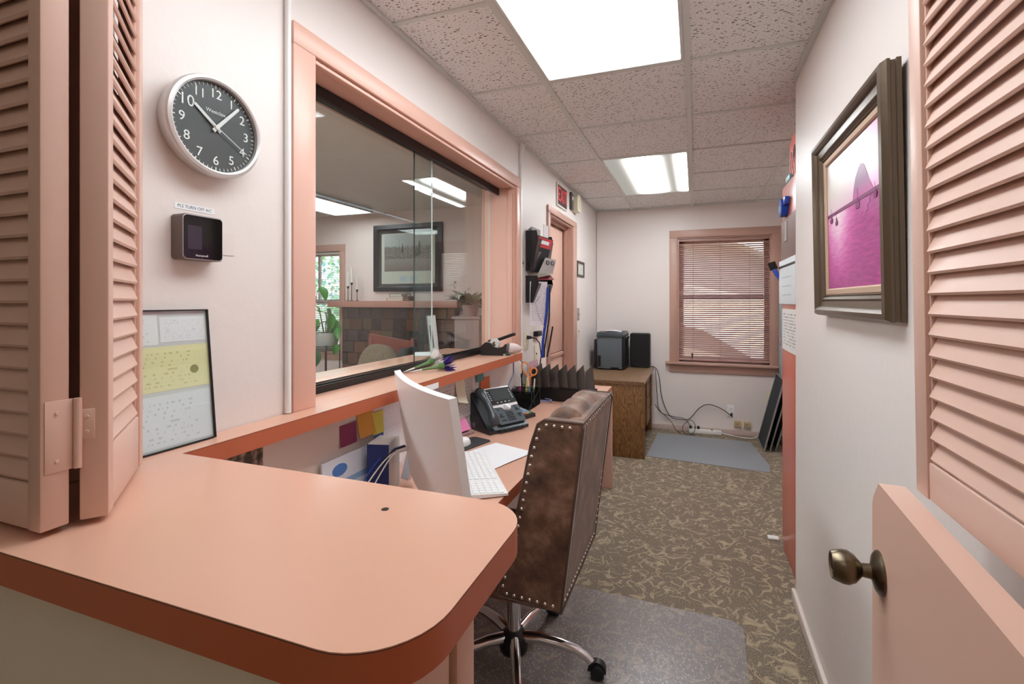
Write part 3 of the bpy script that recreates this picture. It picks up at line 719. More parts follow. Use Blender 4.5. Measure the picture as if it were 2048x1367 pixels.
t = thing('office_chair', 'black padded chair next to the reddish wood armchair', 'chair', (-1.72, 3.3, FZ))
B().box(-2.09, -2.01, 2.96, 3.17, .60, 1.02, .03, seg=4).build('backrest', BLACKM, t)
B().box(-2.02, -1.62, 2.86, 3.27, .46, .53, .03, seg=3).build('seat', BLACKM, t)
B().cyl((-1.82, 3.06, .1), (-1.82, 3.06, .46), .03).build('column', BLACK, t)
B().box(-2.03, -1.90, 3.04, 3.09, .43, .70, .01).build('back_bracket', BLACK, t)
for i in range(5):
    a = i*2*PI/5+.3; B().cyl((-1.82, 3.06, .11), (-1.82+.26*math.cos(a), 3.06+.26*math.sin(a), .06), .018, .012).build('leg', BLACK, t)
    B().sphere((-1.82+.26*math.cos(a), 3.06+.26*math.sin(a), FZ+.026), .026).build('caster', RUBBER, t)
# outer counter ledge and sign holder
tag(B().box(-1.50, -1.217, 1.0, 2.66, 1.03, 1.07, .002).build('reception_ledge', LAM), 'coral laminate ledge on the reception side of the sliding glass', 'ledge')
t = thing('sign_holder', 'acrylic sign holder with white sheets standing on the reception ledge', 'sign', (-1.33, 2.2, 1.07))
Ms = frame(-1.30, 2.14, 1.071, (-.25, .968, 0), (-.1, -.03, 1), (.968, .25, .1))
B().box(0, .155, 0, .225, -.002, .002, M=Ms).build('acrylic_panel', ACRYL, t)
B().box(-.005, .16, -.0, .003, -.05, .05, M=Ms).build('foot', ACRYL, t)
o = B().box(.006, .150, .004, .22, .003, .004, M=Ms).build('printed_sheet', PAPER, t)
for x in (.02, .05): B().box(x, x+.018, .05, .17, .0045, .005, M=Ms).build('dark_stripe', mat('stripe_grey', (86, 80, 84), .6), t)
single('loose_paper', sheet(B(), .2, .14, frame(-1.33, 2.28, 1.0705, (-.5, .86, 0), (-.86, -.5, 0), (0, 0, 1)), curl=.002), PAPER, 'loose white paper lying flat behind the sign holder', 'paper')

# ================================================================== OUTSIDE THE WINDOWS
b = B().box(-14, 10, 5.33, 14, -.5, -.05); tag(b.build('ground', mat('dry_ground', (150, 132, 104), .9, bump=.3, bscale=8)), kind='structure')
t = thing('neighbor_building', 'tan stucco neighbouring building with a slanted roof edge, outside the far window', 'building', (1.5, 7.7, -.05))
B().box(-1.5, 6, 7.6, 7.8, -.05, 2.9).build('wall', mat('tan_stucco', (222, 208, 190), .9, bump=.2, bscale=30), t)
B().prism([(-1.4, 2.55), (.6, 2.15), (2.8, 1.0), (2.8, 1.22), (.6, 2.36), (-1.4, 2.75)], 7.0, 7.6, frame(0, 0, 0, (1, 0, 0), (0, 0, 1), (0, 1, 0))).build('sloping_roof_edge', mat('pale_fascia', (224, 218, 210), .8), t)
B().prism([(-1.4, 1.25), (.1, .95), (1.2, .30), (1.2, .42), (.1, 1.1), (-1.4, 1.4)], 7.3, 7.6, frame(0, 0, 0, (1, 0, 0), (0, 0, 1), (0, 1, 0))).build('sloping_rail', mat('pale_fascia', (224, 218, 210), .8), t)
BUSH = [mat('hedge_leaf_'+nm, c, .5, var=.4, vscale=3) for nm, c in (('light', (160, 206, 140)), ('mid', (112, 172, 112)), ('blue', (120, 182, 160)))]
for i, (x, y, z_, r_) in enumerate(((-5.5, 7.0, 1.0, .75), (-4.0, 8.4, 2.3, .95), (-7.6, 8.8, 2.0, 1.1), (-6.0, 11.0, 1.6, 1.2), (-7.3, 6.9, .6, .6))):
    labs = ('round green shrub outside the reception window, nearest the glass', 'tall green shrub behind the reception window, right of the others', 'large green shrub at far left outside the reception window', 'low green shrub outside the reception window, farthest back', 'small low shrub at left outside the reception window')
    t = thing('garden_shrub', labs[i], 'shrub', (x, y, -.05), 'shrubs outside the reception window')
    B().cyl((x, y, -.05), (x, y, z_), .05, .03).build('trunk', mat('bark', (92, 74, 56), .9), t)
    bb = [B(), B()]
    for k in range(900):
        v = Vector((random.gauss(0, 1), random.gauss(0, 1), random.gauss(0, 1))).normalized()*r_*random.uniform(.6, 1)
        q = Vector((x, y, z_))+v; a = Vector((random.gauss(0, 1), random.gauss(0, 1), random.gauss(0, 1))).normalized(); c_ = a.orthogonal().normalized(); s_ = .07
        bb[k % 2].quad(q-a*s_, q+c_*s_*.5, q+a*s_, q-c_*s_*.5)
    for k, q in enumerate(bb): o = q.build('foliage', BUSH[(i+k) % 3], t, smooth=0); o['kind'] = 'stuff'

# ================================================================== COUNTER, SHUTTERS, HALF DOOR
ZC = 1.07
t = thing('counter_top', 'coral laminate L shaped counter top with rounded corner and long ledge under the window', 'counter', (-.5, .48, 1.03))
pts = [(-1.033, .322)]
pts += [(x, y) for x, y in arc(-.224-.085, .322+.085, .085, -PI/2, 0, 10)]
pts += [(x, y) for x, y in arc(-.224-.075, .648-.075, .075, 0, PI/2, 10)]
pts += [(-.955, .648), (-.95, 2.57), (-1.033, 2.60)]
B().prism(pts, ZC-.0012, ZC).build('laminate_surface', LAM, t)
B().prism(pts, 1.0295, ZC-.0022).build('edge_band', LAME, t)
ins = [(x*.9995-.0004, y) for x, y in pts]
B().prism(ins, ZC-.0022, ZC-.0012).build('edge_seam', SEAM, t)
B().prism([(-1.15, 1.075), (-1.034, 1.075), (-1.034, 2.655), (-1.15, 2.655)], 1.0305, ZC).build('ledge_board', LAM, t)
B().lathe([(.0055, .0004), (.004, .0002), (0, .0001)], 16, T((-.422, .571, ZC))).build('screw_hole', mat('hole_dark', (38, 22, 16), .8), t)
struct('trim_1', B().box(-.290, -.270, .505, .553, FZ, 1.029, .004), DOORP)
struct('trim_2', B().box(-.2995, -.276, .372, .498, FZ, 1.029, .003), DOORP)
struct('shutter_gap_block', B().box(-1.034, -.972, .388, .545, 1.0705, 2.34, .003), TRIM2)  # post added behind the folded leaves to block light and darken their gap

def louvre_leaf(t, M, w, z0, z1, stile, rail, pitch, skip_end=False, thick=.03):
    """local x across, y into the leaf (front face at y=0), z up"""
    for x in (0, w-stile): B(M).box(x, x+stile, 0, thick, z0, z1, .0025).build('stile', SHUT, t)
    B(M).box(stile, w-stile, .002, thick-.002, z0, z0+rail, .002).build('bottom_rail', SHUT, t)
    B(M).box(stile, w-stile, .002, thick-.002, z1-rail, z1, .002).build('top_rail', SHUT, t)
    for x in (stile, w-stile-.005): B(M).box(x, x+.005, .006, thick-.006, z0+rail, z1-rail, .001).build('bead', SHUT, t)
    z = z0+rail+.006; first = None
    prof = [(.0025, 0), (.0045, -.0035), (.0075, -.0025), (thick-.0025, .047), (thick-.0045, .051), (thick-.0085, .0495)]
    while z < z1-rail-.052:
        if first is None:
            first = B(M).prism(prof, stile+.004, w-stile-.004, frame(0, 0, z, (0, 1, 0), (0, 0, 1), (1, 0, 0))).build('slat', SHUT, t); zf = z
        else:
            o = link_copy(first, 'slat', t, (0, 0, 0)); o.location = (ORI[t.name].to_3x3().inverted() @ (M.to_3x3() @ Vector((0, 0, z-zf))))
        z += pitch
t = thing('bifold_shutter', 'folded pair of salmon louvred shutter leaves standing above the counter at left', 'shutter', (-.9, .4, 1.075))
louvre_leaf(t, frame(-1.028, .353, 0, (1, 0, 0), (0, 1, 0), (0, 0, 1)), .253, 1.078, 2.25, .027, .058, .0286)
louvre_leaf(t, frame(-.754, .415, 0, (-.77, .638, 0), (-.638, -.77, 0), (0, 0, 1)), .245, 1.078, 2.25, .027, .09, .0286)
HB = B()
HB.box(-.7752, -.7735, .357, .386, 1.150, 1.242, .0006)
h1 = HB.build('hinge', SHUT, t)
B().cyl((-.771, .3895, 1.150), (-.771, .3895, 1.242), .0045, seg=12).build('knuckle', SHUT, h1)
Mh = frame(-.754, .415, 0, (-.638, -.77, 0), (.77, -.638, 0), (0, 0, 1))
B(Mh).box(.014, .033, -.0006, .0014, 1.186, 1.226, .0005).build('hinge_plate', SHUT, h1)
for z_ in (1.164, 1.226): B().cyl((-.774, .369, z_), (-.7722, .369, z_), .0028, .002, seg=10).build('screw', SHUT, h1)
for z_ in (1.196, 1.216): B(Mh).cyl((.022, .001, z_), (.022, .0026, z_), .0028, .002, seg=10).build('screw', SHUT, h1)

lean = -.0148
Mr = frame(.3165+.0148*1.075, .868, 0, (0, -1, 0), (1, 0, 0), (lean, 0, 1))
t = thing('bifold_shutter', 'large salmon louvred shutter leaf folded against the right wall above the half door', 'shutter', (.33, .6, 1.08))
louvre_leaf(t, Mr, .70, 1.084, 2.25, .038, .054, .0297, thick=.032)

# half door with knob
Md = frame(.287, .957, 0, (-.058, -.998, 0), (.998, -.058, 0), (0, 0, 1))
t = thing('half_door', 'salmon lower half door with chamfered top corner standing open at right', 'door', (.27, .5, FZ))
B(Md).prism([(0, FZ+.008), (.80, FZ+.008), (.80, ZC), (.036, ZC), (.008, ZC-.030), (0, ZC-.046)], 0, .036, frame(0, 0, 0, (1, 0, 0), (0, 0, 1), (0, 1, 0))).build('door_slab', DOORP, t)
kb = frame(0, 0, 0, (1, 0, 0), (0, 0, 1), (0, -1, 0))
kM = Md @ T((.047, 0, .928)) @ Matrix(((0, 1, 0, 0), (0, 0, -1, 0), (-1, 0, 0, 0), (0, 0, 0, 1)))
kM = Md @ frame(.047, 0, .928, (1, 0, 0), (0, 0, 1), (0, -1, 0))
kn = B().lathe([(.0, 0), (.034, 0), (.034, .003), (.028, .008), (.014, .012), (.0115, .014), (.0105, .026), (.014, .029), (.022, .036), (.0265, .045), (.0265, .053), (.0235, .064), (.021, .069), (.019, .069), (.0175, .0665), (0, .0665)], 36, kM).build('door_knob', BRONZE, t)
B().cyl(kM @ Vector((0, 0, .0665)), kM @ Vector((0, 0, .068)), .0075, seg=16).box(-.0008, .0008, -.005, .005, .068, .0684, M=kM).build('key_cylinder', mat('dark_bronze', (70, 60, 48), .35, 1.0), kn)
B(Md).box(-.0012, .0005, .008, .030, .90, .956, .0003).build('latch_plate', BRONZE, t)

# ================================================================== LEFT WALL THINGS
# clock
t = thing('wall_clock', 'round silver wall clock with charcoal dial showing ten past ten', 'clock', (XW, .754, 1.646))
Mc = on_left(.754, 1.754)
B().lathe([(0, 0), (.100, 0), (.104, .006), (.110, .030), (.110, .036), (.1075, .041), (.1015, .043), (.0975, .041), (.0965, .033)], 72, Mc).build('case', ALU, t, smooth=30)
B().lathe([(0, .0315), (.0968, .0315)], 64, Mc).build('dial', mat('charcoal_dial', (64, 66, 68), .45), t)
WM = mat('clock_white', (236, 236, 236), .5)
for h in range(1, 13):
    a = PI/2-h*PI/6
    text(t, 'numeral', str(h), .0285 if h != 10 else .034, Mc @ T((.0735*math.cos(a), .0735*math.sin(a), .0318)), WM)
b = B()
for i in range(60):
    a = i*PI/30; r0 = .0885 if i % 5 else .087
    b.box(r0, .0945, -.0006 if i % 5 else -.0011, .0006 if i % 5 else .0011, .0317, .0321, M=Mc @ RZ(a))
b.build('minute_marks', WM, t)
text(t, 'maker_lettering', 'Westclox', .0115, Mc @ T((0, .034, .0318)), WM)
HND = mat('hand_silver', (222, 222, 222), .35)
def hand(ang, L, w, tail, z_, nm):
    a = math.radians(90-ang); b = B()
    b.prism([(-tail, -w*.7), (L*.96, -w*.5), (L, 0), (L*.96, w*.5), (-tail, w*.7)], z_, z_+.001, Mc @ RZ(a)); b.build(nm, HND, t)
hand(307, .062, .006, .012, .0335, 'hour_hand'); hand(41, .081, .006, .012, .035, 'minute_hand'); hand(119, .083, .0014, .026, .0365, 'second_hand')
B().lathe([(0, .033), (.005, .033), (.005, .038), (0, .0385)], 16, Mc).build('hand_hub', HND, t)
B().lathe([(0, .0392), (.0972, .0392)], 48, Mc).build('crystal', GLASS, t)

# thermostat and label
t = thing('thermostat', 'dark square touchscreen thermostat on the wall below the clock', 'thermostat', (XW, .7235, 1.456))
Mt = on_left(.68, 1.4575)
B().prism(rrect(.0885, .096, .008), .001, .033, Mt).build('body', mat('taupe_plastic', (112, 98, 92), .45), t)
B().prism([(x+.001, y+.001) for x, y in rrect(.0865, .094, .009)], .033, .0345, Mt).build('bezel', ALU, t)
B().prism([(x+.0025, y+.0025) for x, y in rrect(.0835, .091, .008)], .0345, .0358, Mt).build('screen', mat('black_glass', (10, 9, 12), .08), t)
B().box(.010, .040, .022, .072, .0358, .03595, M=Mt).build('painted_reflection', mat('screen_purple_grey', (56, 46, 60), .12), t)  # greyish rectangle painted on the dark screen in place of a reflection
text(t, 'maker_lettering', 'Honeywell', .0062, Mt @ T((.040, .0095, .0358)), WM, .0002)
single('wall_patch', B().box(0, .035, 0, .052, 0, .0015, M=on_left(.788, 1.477)), mat('patch_plaster', (230, 219, 213), .42), 'faint rectangular cover plate beside the thermostat', 'plate')
t = thing('wall_label', 'small white label reading PLS TURN OFF A/C above the thermostat', 'label', (XW, .73, 1.566))
ML = on_left(.687, 1.5665)
B().box(0, .087, 0, .013, 0, .0006, M=ML).build('label_strip', PAPER, t)
text(t, 'lettering', 'PLS TURN OFF A/C', .0098, ML @ T((.0435, .0065, .0007)), mat('label_ink', (92, 92, 96), .7), .0001, squash=.92)

# framed certificates leaning on the counter
t = thing('certificate_frame', 'thin black poster frame of blurred certificates leaning on the wall, standing on the counter', 'frame', (-1.0, .6, ZC))
Mq = frame(-1.004, .415, ZC+.0006, (0, 1, 0), (-.095, 0, .9955), (.9955, 0, .095))
fw, fh = .335, .282
B().mitre([(0, 0), (0, .009), (.0025, .009), (.0025, .005)], fw, fh, Mq).build('frame', BLACK, t)
B().box(.002, fw-.002, .002, fh-.002, .0005, .003, M=Mq).build('backing', mat('backing_pale', (214, 216, 216), .7), t)
for lb, (nm, x0, x1, y0, y1, pc, ic, lab) in zip('abcd', (('certificate', .06, .232, .212, .272, (240, 241, 242), (208, 211, 216), None), ('certificate', .236, .33, .216, .268, (236, 238, 240), (208, 211, 216), None),
        ('certificate', .05, .332, .118, .208, (238, 232, 184), (212, 205, 150), 'yellow certificate'), ('certificate', .05, .330, .006, .110, (232, 236, 243), (204, 210, 226), None))):
    Ms = Mq @ T((x0, y0, .0034)); o = B().quad((0, 0, 0), (x1-x0, 0, 0), (x1-x0, y1-y0, 0), (0, y1-y0, 0), M=Ms).build(nm, printed('print_'+lb, pc, ic, 11, .42), t, label=lab); add_uv(o, Ms, x1-x0, y1-y0)
    if lab: B().lathe([(0, .0004), (.009, .0003)], 18, Mq @ T((.300, .155, .0034))).build('seal', mat('seal_olive', (150, 144, 90), .6), o)
B().box(.0026, fw-.0026, .0026, fh-.0026, .0052, .0062, M=Mq).build('glazing', GLASS, t)

# wall file pockets with their contents, outlet, exit sign, alarm, small frame, switches
SMOKE = mat('smoked_plastic', (24, 25, 27), .18)
def pocket(label, y0, y1, z0, z1, dtop, dbot):
    t = thing('wall_file', label, 'file holder', (XW, (y0+y1)/2, z0), 'wall file pockets by the split door')
    side = [(0, z0), (dbot, z0), (dtop, z1-.05), (dtop-.01, z1), (0, z1)]
    F = frame(XW, 0, 0, (1, 0, 0), (0, 0, 1), (0, 1, 0))
    B().prism(side, y0, y0+.003, F).build('side_panel', SMOKE, t); B().prism(side, y1-.003, y1, F).build('side_panel', SMOKE, t)
    B().prism([(dbot-.003, z0), (dbot, z0), (dtop, z1-.05), (dtop-.003, z1-.05)], y0+.003, y1-.003, F).build('front_panel', SMOKE, t)
    B().box(XW, XW+dbot, y0+.003, y1-.003, z0, z0+.003).build('bottom', SMOKE, t)
    B().box(XW, XW+.003, y0+.003, y1-.003, z0+.003, z1).build('back_panel', SMOKE, t)
pocket('upper black wall file pocket full of brochures', 2.86, 3.20, 1.565, 1.825, .085, .05)
pocket('lower smoky wall file pocket under the other one', 2.86, 3.18, 1.36, 1.535, .09, .05)
def slab4(c, t_):
    b = B(); c = [Vector(q) for q in c]; nn = (c[1]-c[0]).cross(c[3]-c[0]).normalized()*t_
    lo = [b.bm.verts.new(q) for q in c]; hi = [b.bm.verts.new(q+nn) for q in c]
    b.bm.faces.new(lo[::-1]); b.bm.faces.new(hi)
    for k in range(4): b.bm.faces.new((lo[k], lo[(k+1) % 4], hi[(k+1) % 4], hi[k]))
    return b
def lerp4(c, u0, u1, v0, v1, off):
    c = [Vector(q) for q in c]; nn = (c[1]-c[0]).cross(c[3]-c[0]).normalized()*off
    f = lambda u, v: (c[0]*(1-u)+c[1]*u)*(1-v)+(c[3]*(1-u)+c[2]*u)*v+nn
    return [f(u0, v0), f(u1, v0), f(u1, v1), f(u0, v1)]
cb = [(-1.0, 2.842, 1.56), (-.95, 2.964, 1.555), (-.908, 3.054, 1.782), (-.972, 2.908, 1.80)]
t = thing('brochure', 'black brochure with a red title block leaning on the upper wall file', 'brochure', (-.955, 2.95, 1.56))
slab4(cb, .003).build('cover', mat('brochure_black', (34, 34, 37), .3), t)
slab4(lerp4(cb, .10, .98, .70, .98, .0032), .0006).build('red_block', mat('card_red', (196, 52, 60), .45), t)
slab4(lerp4(cb, .25, .8, .80, .90, .004), .0006).build('white_title', PAPER, t)
for k in range(5): slab4(lerp4(cb, .08+.03*(k % 2), .30+.04*k, .34+.05*k, .365+.05*k, .0032), .0005).build('pale_script', mat('script_grey', (150, 156, 158), .5), t)
single('leaflet', B().box(XW+.05, XW+.052, 3.08, 3.19, 1.62, 1.90), printed('leaflet_print', (206, 196, 198), (96, 90, 96), 14, .6), 'pale patterned leaflet standing in the upper wall file', 'leaflet')
for i in range(3):
    tag(B().box(XW+.012+i*.01, XW+.015+i*.01, 2.88, 3.06, 1.60, 1.842+.006*i).build('folder', mat('folder_grey', (150, 148, 144), .7)), ('rearmost grey folder against the wall in the upper wall file', 'middle of three grey folders in the upper wall file', 'foremost and tallest grey folder in the upper wall file')[i], 'folder', 'folders in the upper wall file')
cb = [(-.958, 2.88, 1.545), (-.90, 3.015, 1.555), (-.88, 3.03, 1.645), (-.928, 2.945, 1.655)]
t = thing('clipboard', 'clear clipboard with a black clip sticking up from the lower wall file', 'clipboard', (-.92, 2.95, 1.40))
slab4(cb, .003).build('board', mat('clear_grey_board', (186, 180, 178), .3), t)
for u in (.32, .72):
    q = lerp4(cb, u, u, .72, .72, .006)[0]
    B().tube([q+Vector((.010*math.cos(a*.5)*.5, .012*math.cos(a*.5), .013*math.sin(a*.5))) for a in range(13)], .003, 6, closed=True).build('clip', BLACK, t)
t = thing('notebook', 'dark red notebook with pale pages propped open in the lower wall file', 'book', (-.95, 2.95, 1.50))
cb = [(-1.0, 2.865, 1.50), (-.895, 3.03, 1.512), (-.93, 3.06, 1.545), (-1.02, 2.90, 1.545)]
slab4(cb, .004).build('cover', mat('maroon_cover', (126, 34, 44), .5), t)
cp = [(-1.005, 2.88, 1.512), (-.90, 3.03, 1.548), (-.93, 3.06, 1.556), (-1.02, 2.90, 1.556)]
slab4(cp, .003).build('pages', mat('page_cream', (222, 214, 198), .8), t)
fx_ = Vector((.62, .785, 0)); fy_ = Vector((.13, .08, .99)).normalized(); fz_ = fx_.cross(fy_).normalized(); fy_ = fz_.cross(fx_)
Mk = Matrix(((fx_.x, fy_.x, fz_.x, -1.015), (fx_.y, fy_.y, fz_.y, 2.865), (fx_.z, fy_.z, fz_.z, 1.212), (0, 0, 0, 1))); pm = printed('form_print', (232, 226, 232), (178, 174, 184), 26, .5)
o = sheet(B(), .135, .285, Mk, curl=.006, lift=.012).build('hanging_form', pm); tag(o, 'long white form hanging out of the lower wall file', 'paper'); add_uv(o, Mk, .135, .285)
t = thing('lanyard', 'blue and black lanyards hanging from the wall file down to the desk', 'lanyard', (-.94, 2.93, .95))
BL = mat('lanyard_blue', (38, 64, 158), .7)
B().tube([(-.915, 2.96, 1.46), (-.92, 2.95, 1.30), (-.94, 2.93, 1.10), (-.942, 2.927, 1.0)], .010, 6, flat=.3).build('strap', BL, t)
B().tube([(-.905, 2.97, 1.47), (-.91, 2.97, 1.25), (-.935, 2.95, 1.06), (-.938, 2.952, 1.0)], .006, 6, flat=.4).build('strap', BLACK, t)
B().tube([(-.90, 3.02, 1.20), (-.915, 3.0, 1.08), (-.925, 2.972, 1.0)], .006, 6).build('strap', BLACK, t)
B().tube([(-.95, 2.90, 1.40), (-.975, 2.88, 1.36), (-.96, 2.90, 1.28), (-.93, 2.93, 1.2)], .0015, 5).build('bead_chain', STEEL, t)
B().box(-.918, -.912, 2.965, 3.01, 1.29, 1.37, .002).build('badge', mat('badge_pale_blue', (170, 196, 214), .4), t)
single('wall_bracket', B().box(XW, XW+.03, 3.02, 3.12, 1.13, 1.165, .003), BLACK, 'small black bracket on the wall under the hanging form', 'bracket')

def outlet(name, label, M, w=.07, h=.115, kind='outlet', mt=None):
    t = thing(name, label, kind, (M[0][3], M[1][3], M[2][3]))
    mt = mt or IVORY
    B().box(0, w, 0, h, 0, .006, .002, M=M).build('face_plate', mt, t)
    if kind == 'outlet':
        for y in (.030, .085):
            r_ = B().prism([(x+w/2-.016, y_+y-.013) for x, y_ in rrect(.032, .026, .008)], .006, .0075, M).build('receptacle', mt, t)
            for dx in (-.006, .006): B().box(w/2+dx-.001, w/2+dx+.001, y-.003, y+.006, .0074, .0078, M=M).build('slot', BLACKM, r_)
    elif kind == 'switch':
        B().box(w/2-.005, w/2+.005, h/2-.011, h/2+.011, .006, .014, .001, M=M).build('toggle', mt, t)
    else:
        B().lathe([(.006, .006), (.006, .010), (0, .010)], 12, M @ T((w/2, h/2, 0))).build('jack', BLACK, t)
    return t
outlet('wall_outlet', 'ivory double outlet with a black plug on the left wall above the desk', on_left(2.83, 1.055), .075, .115)
t = thing('outlet_cable', 'black cord plugged into the ivory outlet, dropping behind the letter sorter', 'cord', (XW+.01, 2.9, 1.10))
B().cyl((XW+.008, 2.868, 1.135), (XW+.035, 2.88, 1.135), .013, .009, seg=12).build('plug', BLACK, t)
B().tube([(XW+.034, 2.88, 1.135), (XW+.05, 2.92, 1.125), (XW+.055, 2.985, 1.09), (XW+.045, 3.05, 1.0), (XW+.02, 3.06, .85)], .004, 8).build('cable', BLACK, t)
outlet('wall_plate', 'tall ivory wall plate lower right of the black cord', on_left(3.03, .95), .06, .12, 'plate')
t = thing('exit_sign', 'red lettered EXIT sign above the split door', 'sign', (XW, 3.71, 2.13))
Me = on_left(3.56, 2.125)
B().box(0, .29, 0, .182, 0, .014, .002, M=Me).build('sign_frame', mat('exit_white', (222, 216, 206), .5), t)
B().box(.014, .276, .014, .168, .014, .016, M=Me).build('face', mat('exit_dark', (58, 24, 26), .3), t)
text(t, 'lettering', 'EXIT', .155, Me @ T((.145, .091, .0165)), mat('exit_red', (206, 62, 66), .35, emit=.25), .0008, squash=.86)
t = thing('alarm_strobe', 'cream fire alarm horn with a dark strobe bracket beside the exit sign', 'alarm', (XW, 4.1, 2.19))
Me = on_left(3.98, 2.17)
B().box(0, .07, 0, .15, 0, .02, .004, M=Me).build('bracket', mat('dark_strobe_glass', (70, 64, 60), .2), t)
B().lathe([(.02, .021), (.012, .028), (0, .03)], 14, Me @ T((.035, .10, 0))).build('strobe_lens', mat('lens_clear', (200, 200, 196), .1), t)
B().prism([(x+.08, y-.002) for x, y in rrect(.15, .15, .035)], .0, .055, Me).build('horn_body', IVORY, t)
B().lathe([(.045, .055), (.045, .06), (.03, .064), (0, .064)], 20, Me @ T((.155, .072, 0))).build('horn_grille', IVORY, t)
t = thing('small_frame', 'small black framed notice curling at one corner, right of the split door', 'frame', (XW, 4.38, 1.60))
Me = on_left(4.245, 1.60)
B().mitre([(0, 0), (0, .012), (.02, .012), (.022, .004)], .28, .145, Me).build('frame', mat('dark_frame_brown', (56, 44, 36), .4), t)
o = B().quad((.02, .02, .004), (.26, .02, .004), (.26, .125, .004), (.02, .125, .004), M=Me).build('notice', printed('notice_print', (220, 220, 210), (150, 150, 140), 8, .5), t); add_uv(o, Me, .28, .145)
outlet('light_switch', 'steel switch plate with a black toggle right of the split door', on_left(4.27, 1.19), .07, .115, 'switch', mat('steel_plate', (168, 158, 150), .35, .6))
outlet('wall_plate', 'cream wall plate low right of the split door', on_left(4.27, 1.03), .07, .115, 'plate')
outlet('wall_plate', 'tiny green and white wall plate beside the cable raceway', on_left(2.772, 1.585), .035, .05, 'plate', mat('pale_green_plate', (200, 206, 192), .5))

# ================================================================== LEDGE THINGS
t = thing('tape_dispenser', 'black desktop tape dispenser with a clear roll at the far end of the ledge', 'tape dispenser', (-1.06, 2.42, 1.07))
Mk = frame(-1.125, 2.40, ZC+.0005, (.86, .12, 0), (-.13, .99, 0), (0, 0, 1))
Fk = Mk @ frame(0, 0, 0, (1, 0, 0), (0, 0, 1), (0, -1, 0))
body = [(0, 0), (.155, 0), (.165, .02), (.172, .062), (.160, .064), (.145, .050), (.115, .040), (.085, .046), (.06, .068), (.03, .072), (.005, .055), (-.004, .03)]
B().prism(body, -.03, .03, Fk, bev=0).build('body', mat('dispenser_black', (30, 31, 33), .28), t)
B().lathe([(.012, -.012), (.030, -.012), (.030, .012), (.012, .012)], 24, Fk @ T((.082, .062, 0))).build('tape_roll', mat('tape_clear', (206, 208, 206), .25), t)
B().box(.158, .174, -.014, .014, .062, .065, M=Fk).build('cutter', STEEL, t)
t = thing('stapler', 'black stapler lying tilted behind the tape dispenser', 'stapler', (-1.06, 2.5, 1.07))
B().box(-.07, .07, -.018, .018, 0, .014, .005, M=T((-1.07, 2.51, ZC+.0005)) @ RZ(.2)).build('base', BLACK, t)
B().box(-.06, .08, -.015, .015, -.008, .010, .007, M=T((-1.05, 2.51, ZC+.085)) @ RZ(.2) @ RY(-.34), seg=3).build('handle', BLACK, t)
B().box(-.065, -.03, -.013, .013, 0, .075, .004, M=T((-1.07, 2.51, ZC+.0005)) @ RZ(.2)).build('hinge_block', BLACK, t)
b = B(); prev = None
def wad(u, v):
    a = 2*PI*u; r_ = .03*math.sin(PI*v)*(1+.3*math.sin(3*a+4*v)); return (r_*math.cos(a)*1.6, r_*math.sin(a), .03-.03*math.cos(PI*v))
single('crumpled_tissue', B().grid(wad, 14, 8, M=T((-.985, 2.50, ZC+.001)), wrapu=True), mat('tissue_pinkish', (228, 208, 204), .8), 'crumpled pinkish tissue right of the tape dispenser', 'tissue')
single('bottle_cap', B().lathe([(0, 0), (.02, 0), (.02, .01), (.017, .013), (0, .013)], 20, T((-.985, 2.42, ZC+.0005))), mat('dark_green_cap', (52, 64, 56), .4), 'flat dark green cap beside the tape dispenser on the ledge', 'cap')
def flower_pen(label, p, d, petal, npet, L, wide, sep_):
    t = thing('flower_pen', label, 'flower', p, 'artificial flower pens on the ledge')
    d = Vector(d).normalized(); p = Vector(p); A = aim(p, d)
    B().tube([A @ Vector((0, 0, 0)), A @ Vector((.03, 0, 0)), A @ Vector((.055, 0, 0))], .004, 8, rs=[.001, .0035, .004]).build('pen_tip', mat('pen_white', (216, 214, 210), .4), t)
    B().tube([A @ Vector((.055, 0, 0)), A @ Vector((.10, 0, 0)), A @ Vector((.13, 0, 0))], .007, 10, rs=[.004, .006, .009]).build('stem', mat('tape_green', (96, 130, 84), .6), t)
    B().lathe([(.007, 0), (.014, .010), (.0155, .020), (.012, .028)], 16, A @ T((.125, 0, 0)) @ RY(PI/2)).build('calyx', mat('calyx_green', (84, 120, 60), .6, bump=.6, bscale=200), t)
    for k in range(npet):
        a = k*2.399; s_ = .25+.75*((k*5) % npet)/npet*sep_
        dd = (A.to_3x3() @ Vector((1, s_*math.cos(a), s_*math.sin(a))))
        leaf(B(), L, wide, aim(A @ Vector((.15, .008*math.cos(a), .008*math.sin(a))), dd, a), .12).build('petal', petal, t, smooth=80)
flower_pen('purple artificial flower pen lying on the ledge', (-1.112, 1.662, ZC+.008), (.10, .125, .016), mat('petal_purple', (64, 44, 128), .6), 18, .055, .015, 1.0)
flower_pen('white artificial flower pen lying on the ledge behind the purple one', (-1.140, 1.662, ZC+.006), (.055, .125, .03), mat('petal_white', (240, 236, 234), .6), 34, .046, .030, 1.6)
single('tape_label', B().box(-.9519, -.9513, 1.49, 1.625, 1.030, 1.052), PAPER, 'white tape label stuck on the front edge of the ledge', 'label')

